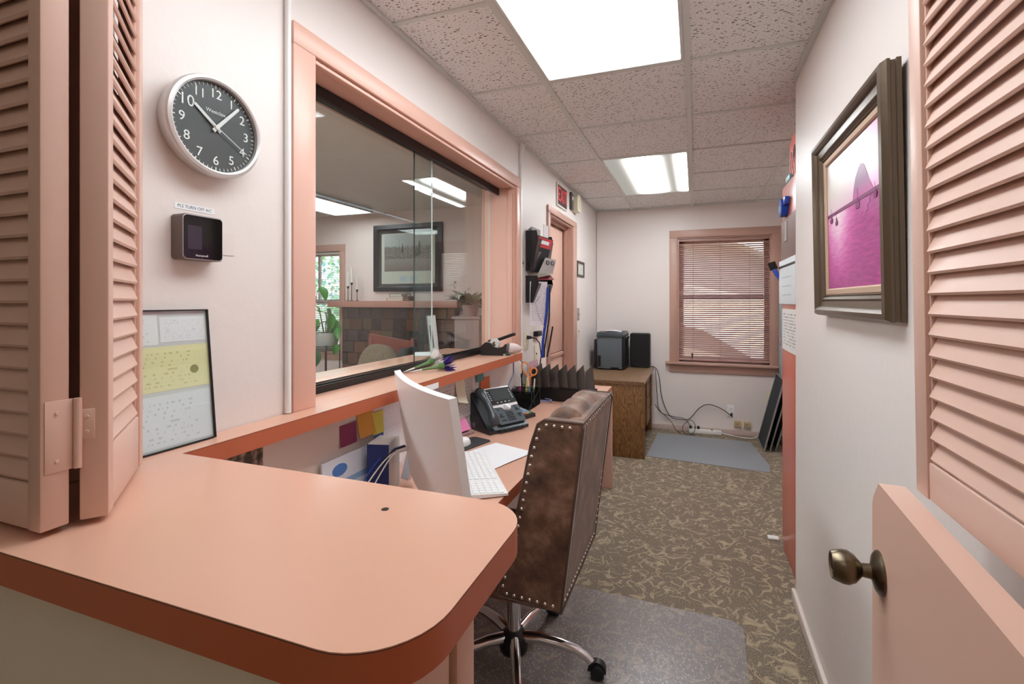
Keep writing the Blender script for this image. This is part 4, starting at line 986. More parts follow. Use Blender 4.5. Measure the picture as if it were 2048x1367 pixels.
# ================================================================== WORK DESK UNDER THE LEDGE
ZD = .75; DX = -.572
t = thing('work_desk', 'long coral laminate work desk running along the left wall under the ledge', 'desk', (-.80, 2.05, FZ))
B().box(-1.033, DX, .67, 3.43, ZD-.001, ZD).build('laminate_surface', LAM, t)
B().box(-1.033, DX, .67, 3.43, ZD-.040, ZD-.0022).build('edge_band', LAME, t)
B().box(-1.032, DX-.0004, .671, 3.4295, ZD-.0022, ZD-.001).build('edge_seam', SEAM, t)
B().box(-1.02, DX+.004, 3.395, 3.428, FZ, ZD-.040, .002).build('end_panel', DOORP, t)
B().box(-1.02, DX-.05, .672, .70, FZ, ZD-.040, .002).build('end_panel', DOORP, t)
B().box(-1.02, -1.00, .70, 3.395, ZD-.16, ZD-.040, .002).build('wall_cleat', DOORP, t)

# notes and papers on the wall below the ledge
def note(name, label, cat, y0, y1, z0, z1, mt, lift=.0, x=XW+.0008, skew=0.0, group=None, uvs=False):
    M = frame(x, y0, z0, (0, 1, skew), (0, -skew, 1), (1, 0, 0))
    o = sheet(B(), y1-y0, z1-z0, M, curl=.002, lift=lift).build(name, mt); tag(o, label, cat, group)
    if uvs: add_uv(o, M, y1-y0, z1-z0)
    return o
note('sticky_note', 'purple sticky note on the wall under the ledge', 'note', 1.173, 1.248, .918, .984, mat('note_purple', (150, 66, 110), .7), .004)
note('sticky_note', 'orange yellow sticky note with a curling edge under the ledge', 'note', 1.252, 1.33, .925, 1.02, mat('note_orange', (240, 178, 84), .7), .014, skew=.03)
note('sticky_note', 'bright yellow sticky note left of the monitor top', 'note', 1.325, 1.385, .915, .992, mat('note_yellow', (226, 214, 92), .7), .004, x=XW+.003)
m, n, l, p = nodemat('foliage_photo_print')
tc = n.new('ShaderNodeTexCoord'); nz = n.new('ShaderNodeTexNoise'); nz.inputs['Scale'].default_value = 42; nz.inputs['Detail'].default_value = 5; l.new(tc.outputs['Object'], nz.inputs['Vector'])
r = ramp(n, [(.3, (30, 26, 24)), (.45, (84, 78, 58)), (.55, (150, 124, 112)), (.68, (206, 200, 196))]); l.new(nz.outputs['Fac'], r.inputs[0]); l.new(r.outputs[0], p.inputs['Base Color']); p.inputs['Roughness'].default_value = .35
note('snapshot', 'dark glossy snapshot pinned to the wall beside the counter corner', 'photo', .70, .901, .90, 1.024, MATS['foliage_photo_print'])
pw = note('wall_notice', 'large white notice on the wall behind the monitor', 'paper', 1.335, 1.50, .775, 1.028, printed('notice_white_print', (234, 234, 240), (206, 208, 220), 16, .4), .003, uvs=True)
t = thing('brochure', 'blue and pink flyer strip taped below the yellow note', 'flyer', (XW+.002, 1.36, .80))
B().box(XW+.004, XW+.0048, 1.335, 1.385, .80, .915).build('blue_panel', mat('flyer_blue', (44, 76, 156), .5), t)
B().box(XW+.0048, XW+.0054, 1.34, 1.41, .873, .897).build('pink_flag', mat('flag_pink', (230, 120, 160), .6), t)
t = thing('poster_board', 'white board with blue logo blots leaning on the wall behind the counter', 'board', (XW+.02, 1.24, ZD))
Mk = frame(XW+.022, 1.085, ZD+.001, (0, 1, 0), (-.09, 0, .996), (.996, 0, .09))
B().box(0, .31, 0, .145, 0, .006, M=Mk).build('panel', mat('board_white', (226, 230, 240), .5), t)
B().prism([(.07+.032*math.cos(2*PI*i/20), .108+.018*math.sin(2*PI*i/20)) for i in range(20)], .0061, .0066, Mk).build('logo_blot', mat('logo_blue', (86, 130, 196), .5), t)
B().box(.09, .2, .058, .075, .0061, .0066, M=Mk).build('text_bar', mat('bar_blue', (150, 182, 218), .5), t)
t = thing('box', 'upright blue box with a pale grey side standing on the desk behind the monitor', 'box', (XW+.06, 1.325, ZD))
Mk = T((-.968, 1.305, ZD)) @ RZ(.25)
B().box(-.035, .035, -.05, .048, 0, .165, .003, M=Mk).build('carton', mat('carton_grey', (206, 202, 198), .5), t)
B().box(-.036, .036, -.0512, -.0502, .003, .162, M=Mk).box(-.0362, -.0352, -.05, .02, .003, .162, M=Mk).build('blue_wrap', mat('carton_blue', (24, 48, 112), .45), t)
single('metal_bracket', B().prism([(0, 0), (.012, 0), (.075, .20), (.06, .20)], -.02, .02, frame(-.955, 1.40, ZD, (.3, .95, 0), (0, 0, 1), (.95, -.3, 0))), STEEL, 'slim grey metal bracket behind the monitor cables', 'bracket')

# all-in-one monitor seen from behind
t = thing('monitor', 'white curved all-in-one monitor seen from behind on the desk corner', 'monitor', (-.76, 1.17, ZD))
ax = Vector((.756, -.655, 0)); bk = Vector((-.655, -.756, 0))
tilt = .15
up = (Vector((0, 0, 1))*math.cos(tilt)+bk*math.sin(tilt)).normalized(); bn = ax.cross(up)*-1.0
bn = up.cross(ax)*1.0
if bn.dot(bk) < 0: bn = -bn
MW = .525; MH = .345
top_left = Vector((-.945, 1.327, 1.138)); org = top_left-up*MH
Mm = Matrix(((ax.x, up.x, bn.x, org.x), (ax.y, up.y, bn.y, org.y), (ax.z, up.z, bn.z, org.z), (0, 0, 0, 1)))
def bow(u): return .022*(1-(2*u-1)**2)
b = B(); N = 20
back = []; front = []
poly = [(MW*i/N, bow(i/N)) for i in range(N+1)]+[(MW*i/N, bow(i/N)-.020) for i in range(N, -1, -1)]
b.prism(poly, 0, MH, Mm @ frame(0, 0, 0, (1, 0, 0), (0, 0, 1), (0, 1, 0)))
b.build('shell', mat('monitor_white', (244, 242, 243), .35), t, smooth=40)
b = B(); b.prism([(.012+(MW-.024)*i/N, bow((.012+(MW-.024)*i/N)/MW)-.0205) for i in range(N+1)]+[(.012+(MW-.024)*i/N, bow((.012+(MW-.024)*i/N)/MW)-.0215) for i in range(N, -1, -1)], .03, MH-.012, Mm @ frame(0, 0, 0, (1, 0, 0), (0, 0, 1), (0, 1, 0)))
b.build('screen', mat('screen_black', (14, 15, 18), .1), t)
cenb = org+ax*MW*.5
B().prism([(-.02, 0), (.02, 0), (.02, .20), (-.02, .20)], -.006, .006, Matrix(((ax.x, 0, bk.x, (cenb-bk*.02).x), (ax.y, 0, bk.y, (cenb-bk*.02).y), (0, 1, 0, ZD+.004), (0, 0, 0, 1)))).build('neck', mat('monitor_white', (0, 0, 0)), t)
B().prism([(x-.09, y-.07) for x, y in rrect(.18, .14, .02)], 0, .006, Matrix(((ax.x, bk.x, 0, (cenb+bk*.01).x), (ax.y, bk.y, 0, (cenb+bk*.01).y), (0, 0, 1, ZD+.0005), (0, 0, 0, 1)))).build('foot', mat('monitor_white', (0, 0, 0)), t)
pl = Mm @ Vector((.065, .105, .018))
def cabl(name, label, off, mt, r_, sag, end):
    tt = thing(name, label, 'cable', tuple(pl), 'cables plugged into the monitor back')
    p0 = Mm @ Vector((.05+off, .10, .012)); p1 = p0+bn*.035
    B().cyl(p0, p1, r_*2.4, r_*2.0, seg=8).build('plug', mt, tt)
    e = Vector(end)
    ptsq = [p1, p1+bn*.03+Vector((0, 0, -.005)), (p1+e)/2+Vector((0, 0, sag)), e]
    P = []
    for i in range(13):
        s_ = i/12; a = ptsq; P.append(a[0]*(1-s_)**3+a[1]*3*s_*(1-s_)**2+a[2]*3*s_*s_*(1-s_)+a[3]*s_**3)
    B().tube(P, r_, 8).build('cable', mt, tt)
cabl('monitor_cable', 'blue network cable plugged into the monitor back', -.012, mat('cable_blue', (48, 84, 172), .5), .0024, .05, (-.99, 1.18, ZD+.004))
cabl('monitor_cable', 'thick black cable plugged into the monitor back', -.002, BLACK, .003, .02, (-.96, 1.16, ZD+.006))
cabl('monitor_cable', 'upper white cable with a square plug in the monitor back', .012, WHITE, .0021, .03, (-.94, 1.10, ZD+.004))
cabl('monitor_cable', 'lower white cable curving down from the monitor back', .022, mat('cable_white', (226, 222, 218), .5), .0021, .0, (-.91, 1.09, ZD+.004))

# keyboard, mouse, paper, pad
kx = Vector((.252, -.364, 0)).normalized(); ky = Vector((-kx.y, kx.x, 0))
Mk = Matrix(((kx.x, ky.x, 0, -.916), (kx.y, ky.y, 0, 1.672), (0, 0, 1, ZD+.0008), (0, 0, 0, 1)))
t = thing('keyboard', 'white keyboard with number pad lying on the desk in front of the monitor', 'keyboard', (-.76, 1.5, ZD))
KW, KD = .438, .142
Mk = Mk @ T((0, -.012, 0))
B().prism([(0, .003), (KD, .003), (KD, .010), (0, .018)], 0, KW, Mk @ frame(0, 0, 0, (0, 1, 0), (0, 0, 1), (1, 0, 0))).build('deck', WHITE, t)
KEY = mat('key_white', (246, 246, 247), .4)
first = None
Mkk = Mk @ frame(.008, KD-.012, .0185, (1, 0, 0), (0, -.998, -.0565+.11), (0, .055, .998))
Mkk = Mk @ frame(.008, .012, .0178, (1, 0, 0), (0, .998, -.056), (0, .056, .998))
nk = 0
for rr in range(6):
    yy = rr*.0205
    for cc in range(21):
        if cc in (15,): continue
        if rr == 0 and 4 <= cc <= 8:
            if cc == 4: B().box(cc*.0202, cc*.0202+.0985, yy, yy+.0175, 0, .0022, .0008, M=Mkk, seg=1).build('space_bar', KEY, t)
            continue
        if first is None:
            first = B().box(0, .0172, 0, .0165, 0, .0022, .0008, M=Mkk, seg=1).build('key', KEY, t)
        else:
            o = link_copy(first, 'key', t, (0, 0, 0)); o.location = Mkk.to_3x3() @ Vector((cc*.0202, yy, 0))
for x in (.03, KW-.03): B().box(x-.01, x+.01, KD-.016, KD-.006, -.0006, .004, M=Mk).build('foot', WHITE, t)
pv = Vector((.0879, .258, 0)).normalized(); pu = Vector((-.9, .3, 0)); pu = Vector((-pv.y, pv.x, 0))
Mp_ = Matrix(((pv.x, pu.x, 0, -.708), (pv.y, pu.y, 0, 1.562), (0, 0, 1, ZD+.0008), (0, 0, 0, 1)))
single('blank_paper', sheet(B(), .276, .214, Mp_, curl=.003, n_=10), PAPER, 'blank white sheet of paper lying on the desk beside the keyboard', 'paper')
Mp_ = Matrix(((.28, -.96, 0, -.905), (.96, .28, 0, 1.72), (0, 0, 1, ZD+.0005), (0, 0, 0, 1)))
single('mouse_pad', B().prism(rrect(.20, .11, .02), 0, .003, Mp_), mat('mouse_pad_charcoal', (52, 52, 54), .7), 'charcoal mouse pad under the white mouse', 'mouse pad')
def mouse(u, v):
    a = 2*PI*u; r_ = math.sin(PI*v/2); return (.034*r_*math.cos(a)*.92, .056*r_*math.sin(a), .036*math.cos(PI*v/2)**.8 if v < 1 else 0)
single('computer_mouse', B().grid(mouse, 28, 10, M=T((-.95, 1.80, ZD+.0036)) @ RZ(-.35), wrapu=True), WHITE, 'white computer mouse on the charcoal pad right of the monitor', 'mouse')

# desk phone
t = thing('desk_phone', 'grey office desk phone with a dark display standing tilted on the desk', 'phone', (-.92, 2.13, ZD))
fx = Vector((.09, .159, 0)).normalized(); fy = Vector((-fx.y, fx.x, 0))   # x along the front edge, y towards the back
M0 = Matrix(((fx.x, fy.x, 0, -.893), (fx.y, fy.y, 0, 1.985), (0, 0, 1, ZD), (0, 0, 0, 1)))
PG = mat('phone_slate', (70, 78, 84), .38); PD = mat('phone_dark', (34, 38, 42), .35)
PWd, PL = .235, .215
tl_ = .78
Mt_ = M0 @ frame(0, .012, .022, (1, 0, 0), (0, math.cos(tl_), math.sin(tl_)), (0, -math.sin(tl_), math.cos(tl_)))
B().prism([(0, .001), (.15, .001), (.185, .12), (.155, .148), (.012, .022), (0, .016)], 0, PWd, M0 @ frame(0, 0, 0, (0, 1, 0), (0, 0, 1), (1, 0, 0))).build('stand', PD, t)
B().prism(rrect(PWd, PL, .012), -.018, -.002, Mt_).build('base', PD, t)
B().prism([(x+.072, y+.008) for x, y in rrect(PWd-.074, PL-.012, .01)], -.002, .008, Mt_).build('face_panel', PG, t)
B().prism([(x+.074, y+.118) for x, y in rrect(PWd-.078, .092, .006)], .008, .014, Mt_).build('display_bezel', mat('bezel_black', (16, 17, 19), .25), t)
B().box(.100, PWd-.032, .138, .198, .014, .0148, M=Mt_).build('display', mat('lcd_grey', (66, 72, 74), .15), t)
B().prism([(.074, .104), (.125, .100), (.135, .084), (.155, .078), (.175, .084), (.185, .100), (PWd-.004, .104), (PWd-.004, .118), (.074, .118)], .008, .0105, Mt_).build('silver_band', ALU, t)
B().box(.076, PWd-.006, PL-.006, PL+.002, -.004, .013, .002, M=Mt_).build('silver_band', ALU, t)
B().lathe([(.016, .0105), (.016, .013), (.0115, .0135), (.011, .0128), (0, .0128)], 22, Mt_ @ T((.155, .096, 0))).build('navigation_ring', STEEL, t)
kb = None
BK = mat('phone_key', (40, 45, 50), .3)
def pkey(x, y, w=.0115, h=.0085, mt=BK): B().box(x, x+w, y, y+h, .008, .0105, .001, M=Mt_, seg=1).build('key', mt, t)
for r_ in range(4):
    for c_ in range(3): pkey(.134+c_*.0155, .022+r_*.0135)
for x, y in ((.092, .046), (.107, .046), (.0995, .058), (.200, .046), (.213, .046), (.206, .034), (.200, .072), (.213, .072), (.206, .083), (.096, .086), (.200, .094)): pkey(x, y, .0105, .0085)
pkey(.095, .026, .026, .007)
LK = mat('line_key_pale', (176, 180, 182), .35)
for i in range(5):
    for x in (.082, PWd-.022): B().box(x, x+.008, .142+i*.0115, .147+i*.0115, .014, .016, .0008, M=Mt_, seg=1).build('line_key', LK, t)
for i in range(4): B().box(.108+i*.024, .118+i*.024, .123, .129, .014, .016, .0008, M=Mt_, seg=1).build('soft_key', LK, t)
hs = []
for i in range(15):
    s_ = i/14; hs.append(Mt_ @ Vector((.036, .006+s_*.205, .020+.020*math.sin(PI*s_))))
B().tube(hs, .02, 14, rs=[.018, .024, .026, .024, .019, .016, .0155, .0155, .0155, .016, .019, .024, .026, .024, .018], flat=.8).build('handset', mat('handset_slate', (60, 67, 72), .28), t, smooth=80)
co = [M0 @ Vector((.05+.15*s_/120+.0, -.012+.006*math.sin(s_*.9), .012+.006*math.cos(s_*.9))) for s_ in range(121)]
B().tube(co, .0026, 6).build('coiled_cord', PD, t, smooth=80)

# card reader
t = thing('card_reader', 'black card payment terminal with blue keys beside the desk phone', 'card reader', (-.86, 2.43, ZD))
cx_ = Vector((.045, .13, 0)).normalized(); cy_ = Vector((-cx_.y, cx_.x, 0))
M1 = Matrix(((cx_.x, cy_.x, 0, -.838), (cx_.y, cy_.y, 0, 2.315), (0, 0, 1, ZD), (0, 0, 0, 1)))
B().prism([(0, .001), (.185, .001), (.185, .052), (.165, .056), (.09, .034), (.0, .018)], .0, .085, M1 @ frame(0, 0, 0, (0, 1, 0), (0, 0, 1), (1, 0, 0)), bev=0).build('body', mat('reader_black', (26, 26, 28), .3), t)
Mk1 = M1 @ frame(.006, .004, .0188, (1, 0, 0), (0, .985, .174), (0, -.174, .985))
B().box(.006, .066, .098, .150, .0035, .0085, .001, M=Mk1).build('display', mat('reader_screen', (70, 66, 72), .15), t)
KB = [mat('reader_key_blue', (150, 176, 200), .4), mat('reader_key_red', (206, 84, 84), .4), mat('reader_key_yellow', (216, 190, 90), .4), mat('reader_key_green', (92, 170, 120), .4)]
for r_ in range(5):
    for c_ in range(3 if r_ else 3):
        B().box(.006+c_*.0215, .023+c_*.0215, .012+r_*.016, .0235+r_*.016, .0, .0042, .001, M=Mk1, seg=1).build('key', KB[c_+1] if r_ == 0 else KB[0], t)

# mesh organiser, pens, scissors
t = thing('mesh_organizer', 'black wire mesh desk organizer holding pens beside the letter sorter', 'organizer', (-.96, 2.62, ZD))
MESH = glassmat('black_mesh', (.7, .7, .7, 1), .02, .4, .5, (.01, .01, .01, 1), .05)
ox0, ox1, oy0, oy1 = -1.02, -.885, 2.50, 2.70
for (x0, x1, y0, y1, h0, h1) in ((ox0, ox0+.002, oy0, oy1, 0, .10), (ox1-.002, ox1, oy0+.09, oy1, 0, .09), (ox0, ox1, oy1-.002, oy1, 0, .10), (ox0, ox1, oy0+.09, oy0+.092, 0, .09), (ox0, ox1, oy0+.045, oy0+.047, 0, .085), (ox0, ox1, oy0, oy0+.002, 0, .05)):
    B().box(x0, x1, y0, y1, ZD+.002+h0, ZD+h1).build('mesh_panel', MESH, t)
B().box(ox0, ox1, oy0, oy1, ZD+.0005, ZD+.003).build('base', BLACK, t)
for y, h in ((oy0+.046, .105), (oy0+.091, .115), (oy1-.001, .11)):
    B().tube([(ox0, y, ZD+.005), (ox0, y, ZD+h-.01), (ox0+.01, y, ZD+h), (ox1-.01, y, ZD+h), (ox1, y, ZD+h-.01), (ox1, y, ZD+.005)], .0025, 6).build('wire_frame', BLACK, t)
B().tube([(ox1, oy0, ZD+.01), (ox1, oy1, ZD+.095)], .0025, 6).build('wire_frame', BLACK, t)
for i, (nm, c, x, y, h, r_) in enumerate((('pink highlighter', (214, 60, 140), -.985, 2.62, .165, .0065), ('yellow highlighter', (226, 204, 84), -.95, 2.625, .16, .0065), ('teal pen', (60, 150, 170), -.925, 2.625, .17, .0055), ('orange marker', (232, 150, 70), -.94, 2.65, .165, .006), ('green pen', (120, 170, 90), -.91, 2.64, .16, .005), ('black pen', (30, 30, 34), -.975, 2.65, .185, .005))):
    t = thing('pen', nm+' standing in the black mesh organizer', 'pen', (x, y, ZD+.004), 'pens in the mesh organizer')
    dx = .012*math.sin(i*2.1); dy = .006*math.cos(i*1.7); top = Vector((x+dx, y+dy, ZD+h)); bot = Vector((x, y, ZD+.005))
    B().cyl(bot, bot+(top-bot)*.68, r_, seg=10).build('barrel', mat('pen_'+nm.replace(' ', '_'), c, .4), t)
    B().cyl(bot+(top-bot)*.68, top, r_*1.12, r_*.8, seg=10).build('cap', mat('pen_'+nm.replace(' ', '_'), c, .4) if i % 2 else mat('pen_cap_pale', (220, 214, 196), .4), t)
t = thing('scissors', 'orange handled scissors standing upside down in the mesh organizer', 'scissors', (-.95, 2.665, ZD+.01))
ORG = mat('scissor_orange', (238, 150, 78), .4)
Fs = frame(-.945, 2.672, ZD, (.95, .3, 0), (0, 0, 1), (.3, -.95, 0))
B().prism([(-.008, .01), (.002, .01), (.012, .16), (-.006, .16)], -.0015, .0, Fs).build('blade', STEEL, t)
B().prism([(.006, .012), (-.004, .012), (-.014, .16), (.006, .16)], .0003, .0018, Fs).build('blade', STEEL, t)
for cx0, cy0, rx_, ry_, a0 in ((-.022, .218, .019, .036, .25), (.028, .196, .019, .022, -.4)):
    P = []
    for i in range(22):
        a = 2*PI*i/22; x = rx_*math.cos(a); y = ry_*math.sin(a); P.append(Fs @ Vector((cx0+x*math.cos(a0)-y*math.sin(a0), cy0+x*math.sin(a0)+y*math.cos(a0), 0)))
    h_ = B().tube(P, .0048, 8, closed=True)
    sx = 1 if cx0 > 0 else -1
    h_.tube([Fs @ Vector((-.004*sx, .14, 0)), Fs @ Vector((sx*.006, .165, 0)), Fs @ Vector((cx0-sx*rx_*.2, cy0-ry_*.95, 0))], .006, 8)
    h_.build('finger_loop', ORG, t, smooth=80)

# letter sorter with mail
t = thing('letter_sorter', 'black steel letter sorter with seven upright dividers on the desk', 'letter sorter', (-.78, 2.9, ZD))
SB = mat('sorter_black', (22, 21, 22), .32)
B().box(-.96, -.60, 2.80, 3.03, ZD+.0008, ZD+.006).build('base', SB, t)
for i in range(7):
    x = -.955+i*.0575
    F = frame(x, 2.80, ZD+.006, (0, 1, 0), (-.13, 0, 1), (1, 0, .13))
    B().prism([(0, 0), (.228, 0), (.228, .195)]+[(y, z_) for y, z_ in arc(.045, .14, .04, PI/2, PI, 6)], 0, .002, F).build('divider', SB, t)
B().box(-.96, -.60, 2.797, 2.7995, ZD+.006, ZD+.075).build('side_wall', SB, t)
B().box(-.96, -.60, 3.0285, 3.031, ZD+.006, ZD+.05).build('side_wall', SB, t)
Ff = frame(-.985, 2.79, ZD+.001, (0, 1, 0), (-.16, 0, 1), (1, 0, .16)); pmt = printed('letter_print', (232, 236, 242), (150, 156, 170), 10, .4)
o = sheet(B(), .20, .215, Ff, curl=.004).build('letter', pmt); tag(o, 'white printed letter standing left of the letter sorter', 'letter'); add_uv(o, Ff, .20, .215)
m, n, l, p = nodemat('floral_print')
tc = n.new('ShaderNodeTexCoord'); nz = n.new('ShaderNodeTexNoise'); nz.inputs['Scale'].default_value = 110; nz.inputs['Detail'].default_value = 2; l.new(tc.outputs['Object'], nz.inputs['Vector'])
r = ramp(n, [(.45, (226, 196, 200)), (.56, (168, 96, 110))]); l.new(nz.outputs['Fac'], r.inputs[0]); l.new(r.outputs[0], p.inputs['Base Color'])
t = thing('notebook', 'pink floral patterned notebook standing in front of the white letter', 'book', (-.965, 2.9, ZD))
Fn = frame(-.972, 2.80, ZD+.005, (0, 1, 0), (-.145, 0, 1), (1, 0, .145))
B().prism(rrect(.205, .225, .006), 0, .003, Fn).build('cover', MATS['floral_print'], t)
B().box(.004, .2, .004, .218, -.004, 0, M=Fn).build('pages', PAPER, t)
tag(B().tube([(-.90+.075*math.cos(a*.3), 2.745+.028*math.sin(a*.3), ZD+.004+.0006*a) for a in range(26)], .003, 7).build('coiled_cable', mat('cable_lilac', (150, 156, 206), .5)), 'loose lilac cable loop in front of the letter sorter', 'cable')
tag(B().tube([(-.985, 2.52, 1.028), (-.99, 2.53, .95), (-1.0, 2.46, .88), (-1.015, 2.36, .82), (-1.01, 2.33, .755)], .0036, 8).build('ledge_cable', mat('cable_slate_blue', (110, 134, 172), .5)), 'slate blue cable drooping from the ledge end behind the phone', 'cable')
tag(B().tube([(-1.02, 2.66, 1.03), (-1.0, 2.70, 1.0), (-1.005, 2.72, .93), (-1.02, 2.715, .755)], .003, 8).build('ledge_cable', BLACK), 'thin black cable hanging at the right end of the ledge', 'cable')
# acrylic note holder and wall notes behind the monitor
t = thing('note_holder', 'clear acrylic holder with a pink sticky pad leaning in it beside the phone', 'holder', (-.985, 1.985, ZD))
Mn = Matrix(((.26, -.96, 0, -1.0), (.96, .26, 0, 1.90), (0, 0, 1, ZD+.0006), (0, 0, 0, 1)))
B().box(0, .10, 0, .08, 0, .003, M=Mn).box(0, .10, .077, .08, .003, .06, M=Mn).box(0, .003, .0, .08, .003, .05, M=Mn).box(.097, .10, 0, .08, .003, .05, M=Mn).build('acrylic_tray', ACRYL, t)
B().box(.012, .09, .012, .07, .003, .010, M=Mn).build('card_stack', mat('card_grey_pink', (190, 150, 160), .6), t)
single('sticky_pad', B().box(0, .076, 0, .076, 0, .006, M=Mn @ T((.012, .020, .018)) @ RX(.9)), mat('pad_pink', (244, 140, 190), .7), 'bright pink sticky pad leaning in the acrylic holder', 'note pad')
note('sticky_note', 'cream sticky note hanging below the ledge right of the monitor', 'note', 1.89, 1.985, .915, 1.028, mat('note_cream', (226, 220, 196), .7), .03, skew=-.25)
note('sticky_note', 'blue scribbled note behind the phone handset', 'note', 1.84, 1.93, .83, .925, mat('note_blue', (88, 104, 160), .7), .006)
note('wall_notice', 'pale grey notice on the wall between monitor and phone', 'paper', 1.72, 2.09, .82, 1.02, printed('notice_grey_print', (206, 198, 194), (170, 164, 160), 12, .5), .002, uvs=True)
note('sticky_note', 'teal note at the top of the wall behind the phone', 'note', 2.12, 2.20, .965, 1.02, mat('note_teal', (86, 140, 136), .7), .004, x=XW+.006)
note('sticky_note', 'orange note below the teal note behind the phone', 'note', 2.17, 2.285, .88, .975, mat('note_deep_orange', (226, 120, 82), .7), .006, x=XW+.004)
note('wall_notice', 'white sheet on the wall right of the orange note', 'paper', 2.22, 2.44, .86, 1.015, printed('notice_plain_print', (222, 214, 212), (200, 190, 190), 10, .3), .002, uvs=True)

# ================================================================== BROWN SUEDE CHAIR
t = thing('office_chair', 'brown suede swivel chair with nailhead trim pulled up to the desk', 'chair', (-.64, 1.64, FZ))
y0, y1 = 1.385, 1.905
FXZ = frame(0, 0, 0, (1, 0, 0), (0, 0, 1), (0, 1, 0))    # local (x,z) polygon extruded along y
def wing_poly(dx=0):
    return [(-.388, .418), (-.318, .985), (-.326, 1.0), (-.44, 1.003), (-.462, .988), (-.485, .92), (-.548, .62), (-.60, .438), (-.592, .428)]
b = B().prism(wing_poly(), y0, y0+.05, FXZ, bev=.004); b.build('side_wing', SUEDE, t)
b = B().prism(wing_poly(), y1-.05, y1, FXZ, bev=.004); b.build('side_wing', SUEDE, t)
bp = [(-.388, .418), (-.318, .985), (-.330, 1.0), (-.372, 1.0), (-.392, .985), (-.455, .43)]
B().prism(bp, y0+.05, y1-.05, FXZ).build('outer_back', SUEDE, t)
def backpad(u, v):
    y = y0+.052+u*(y1-y0-.104); e = 1-abs(2*u-1)**4; s_ = v
    cap = min(1, 14*u, 14*(1-u))**.5
    cx0, cz0 = -.395, .978
    if v < .45:
        w = v/.45; a = -PI/2*0+PI*.02+w*PI*.95; r_ = .048
        return (cx0+ r_*math.cos(a)*1.15*cap-.02*(1-cap), y, cz0-.01+(r_*math.sin(a)*(.8+.25*e)+.010+.004*math.sin(u*19))*cap)
    w = (v-.45)/.55
    bulge = .022*math.sin(PI*w)*e+.006*math.sin(u*16)*e*(1-w)
    return (cx0-.02-(.035+bulge)*cap-w*.085, y, cz0-.01-w*.42)
B().grid(backpad, 26, 26).build('back_cushion', SUEDE, t, smooth=80)
def seat(u, v):
    a = 2*PI*u; r_ = math.sin(PI*v)**.35
    def sq(c): return math.copysign(abs(c)**.35, c)
    return (-.70+.215*r_*sq(math.cos(a)), 1.645+.20*r_*sq(math.sin(a)), .475+.05*-math.cos(PI*v)*(.75+.25*r_))
B().grid(seat, 40, 14, wrapu=True).build('seat_cushion', SUEDE, t, smooth=80)
B().box(-.90, -.46, 1.44, 1.85, .375, .43, .01).build('seat_frame', SUEDE, t)
PIPE = mat('suede_piping', (88, 66, 56), .6)
w = wing_poly()
for y in (y0+.003, y1-.003): B().tube([(x, y, z_) for x, z_ in w], .0045, 6, closed=True).build('piping', PIPE, t)
B().tube([(-.320, y0, 1.0), (-.318, (y0+y1)/2, 1.004), (-.320, y1, 1.0)], .0045, 6).build('piping', PIPE, t)
B().tube([(-.387, y0, .418), (-.387, y1, .418)], .0045, 6).build('piping', PIPE, t)
NAIL = mat('nail_nickel', (212, 200, 186), .22, 1.0)
nm_me = B().lathe([(.0062, 0), (.0055, .002), (.003, .0042), (0, .005)], 10).mesh('nail', NAIL, 80)
def nail(p, nrm):
    o = bpy.data.objects.new('nail', nm_me); COL.objects.link(o); o.parent = t
    q = Vector(nrm).to_track_quat('Z', 'Y'); o.matrix_local = ORI[t.name].inverted() @ (T(p) @ q.to_matrix().to_4x4())
def along(a, b_, step):
    a, b_ = Vector(a), Vector(b_); k = max(1, round((b_-a).length/step)); return [a+(b_-a)*((i+.5)/k) for i in range(k)]
ys = y0-.0003
for q in along((-.345, ys, .985), (-.445, ys, .988), .0265)+along((-.452, ys, .985), (-.476, ys, .90), .03)+along((-.478, ys, .90), (-.535, ys, .62), .0285)+along((-.537, ys, .62), (-.582, ys, .45), .0285)+along((-.578, ys, .442), (-.40, ys, .434), .0265): nail(q, (0, -1, 0))
nb = Vector((.992, 0, -.123))
for q in along((-.3865, y0+.03, .434), (-.3865, y1-.02, .434), .0265)+along((-.322, y0+.02, .985), (-.322, y1-.02, .985), .0265)+along((-.327, y1-.014, .955), (-.383, y1-.014, .46), .0265): nail(q+Vector((.0, 0, 0)), nb)
hx, hy = -.64, 1.64
B().cyl((hx, hy, .10), (hx, hy, .385), .0255, seg=24).build('gas_column', CHROME, t)
B().lathe([(0, .075), (.052, .075), (.056, .095), (.05, .128), (.036, .14), (.028, .15), (0, .15)], 28, T((hx, hy, 0))).build('hub', RUBBER, t)
B().box(hx-.09, hx+.09, hy-.07, hy+.07, .352, .376, .004).build('tilt_mechanism', BLACK, t)
for i in range(5):
    a = math.radians(6+72*i); dx, dy = math.cos(a), math.sin(a)
    P = []; 
    for s_, z_ in ((.04, .112), (.10, .116), (.17, .110), (.23, .097), (.27, .078), (.30, .05), ): P.append((hx+dx*s_, hy+dy*s_, z_+FZ*.6))
    lg = B().tube(P, .016, 12, rs=[.021, .020, .018, .0165, .015, .0135], flat=.85).build('leg', CHROME, t, smooth=80)
    cxx, cyy = hx+dx*.305, hy+dy*.305; sx, sy = -dy, dx
    for s_ in (-1, 1):
        p0 = Vector((cxx+sx*.006*s_+dx*.006, cyy+sy*.006*s_+dy*.006, FZ+.0285)); p1 = p0+Vector((sx, sy, 0))*.018*s_
        B().cyl(p0, p1, .0265, .0235, seg=18).build('caster_wheel', RUBBER, lg)
    F = frame(cxx, cyy, FZ, (dx, dy, 0), (0, 0, 1), (sx, sy, 0))
    B().prism([(x, z_) for x, z_ in arc(.004, .030, .033, -.15, PI+.1, 12)], -.013, .013, F).build('caster_hood', RUBBER, lg)

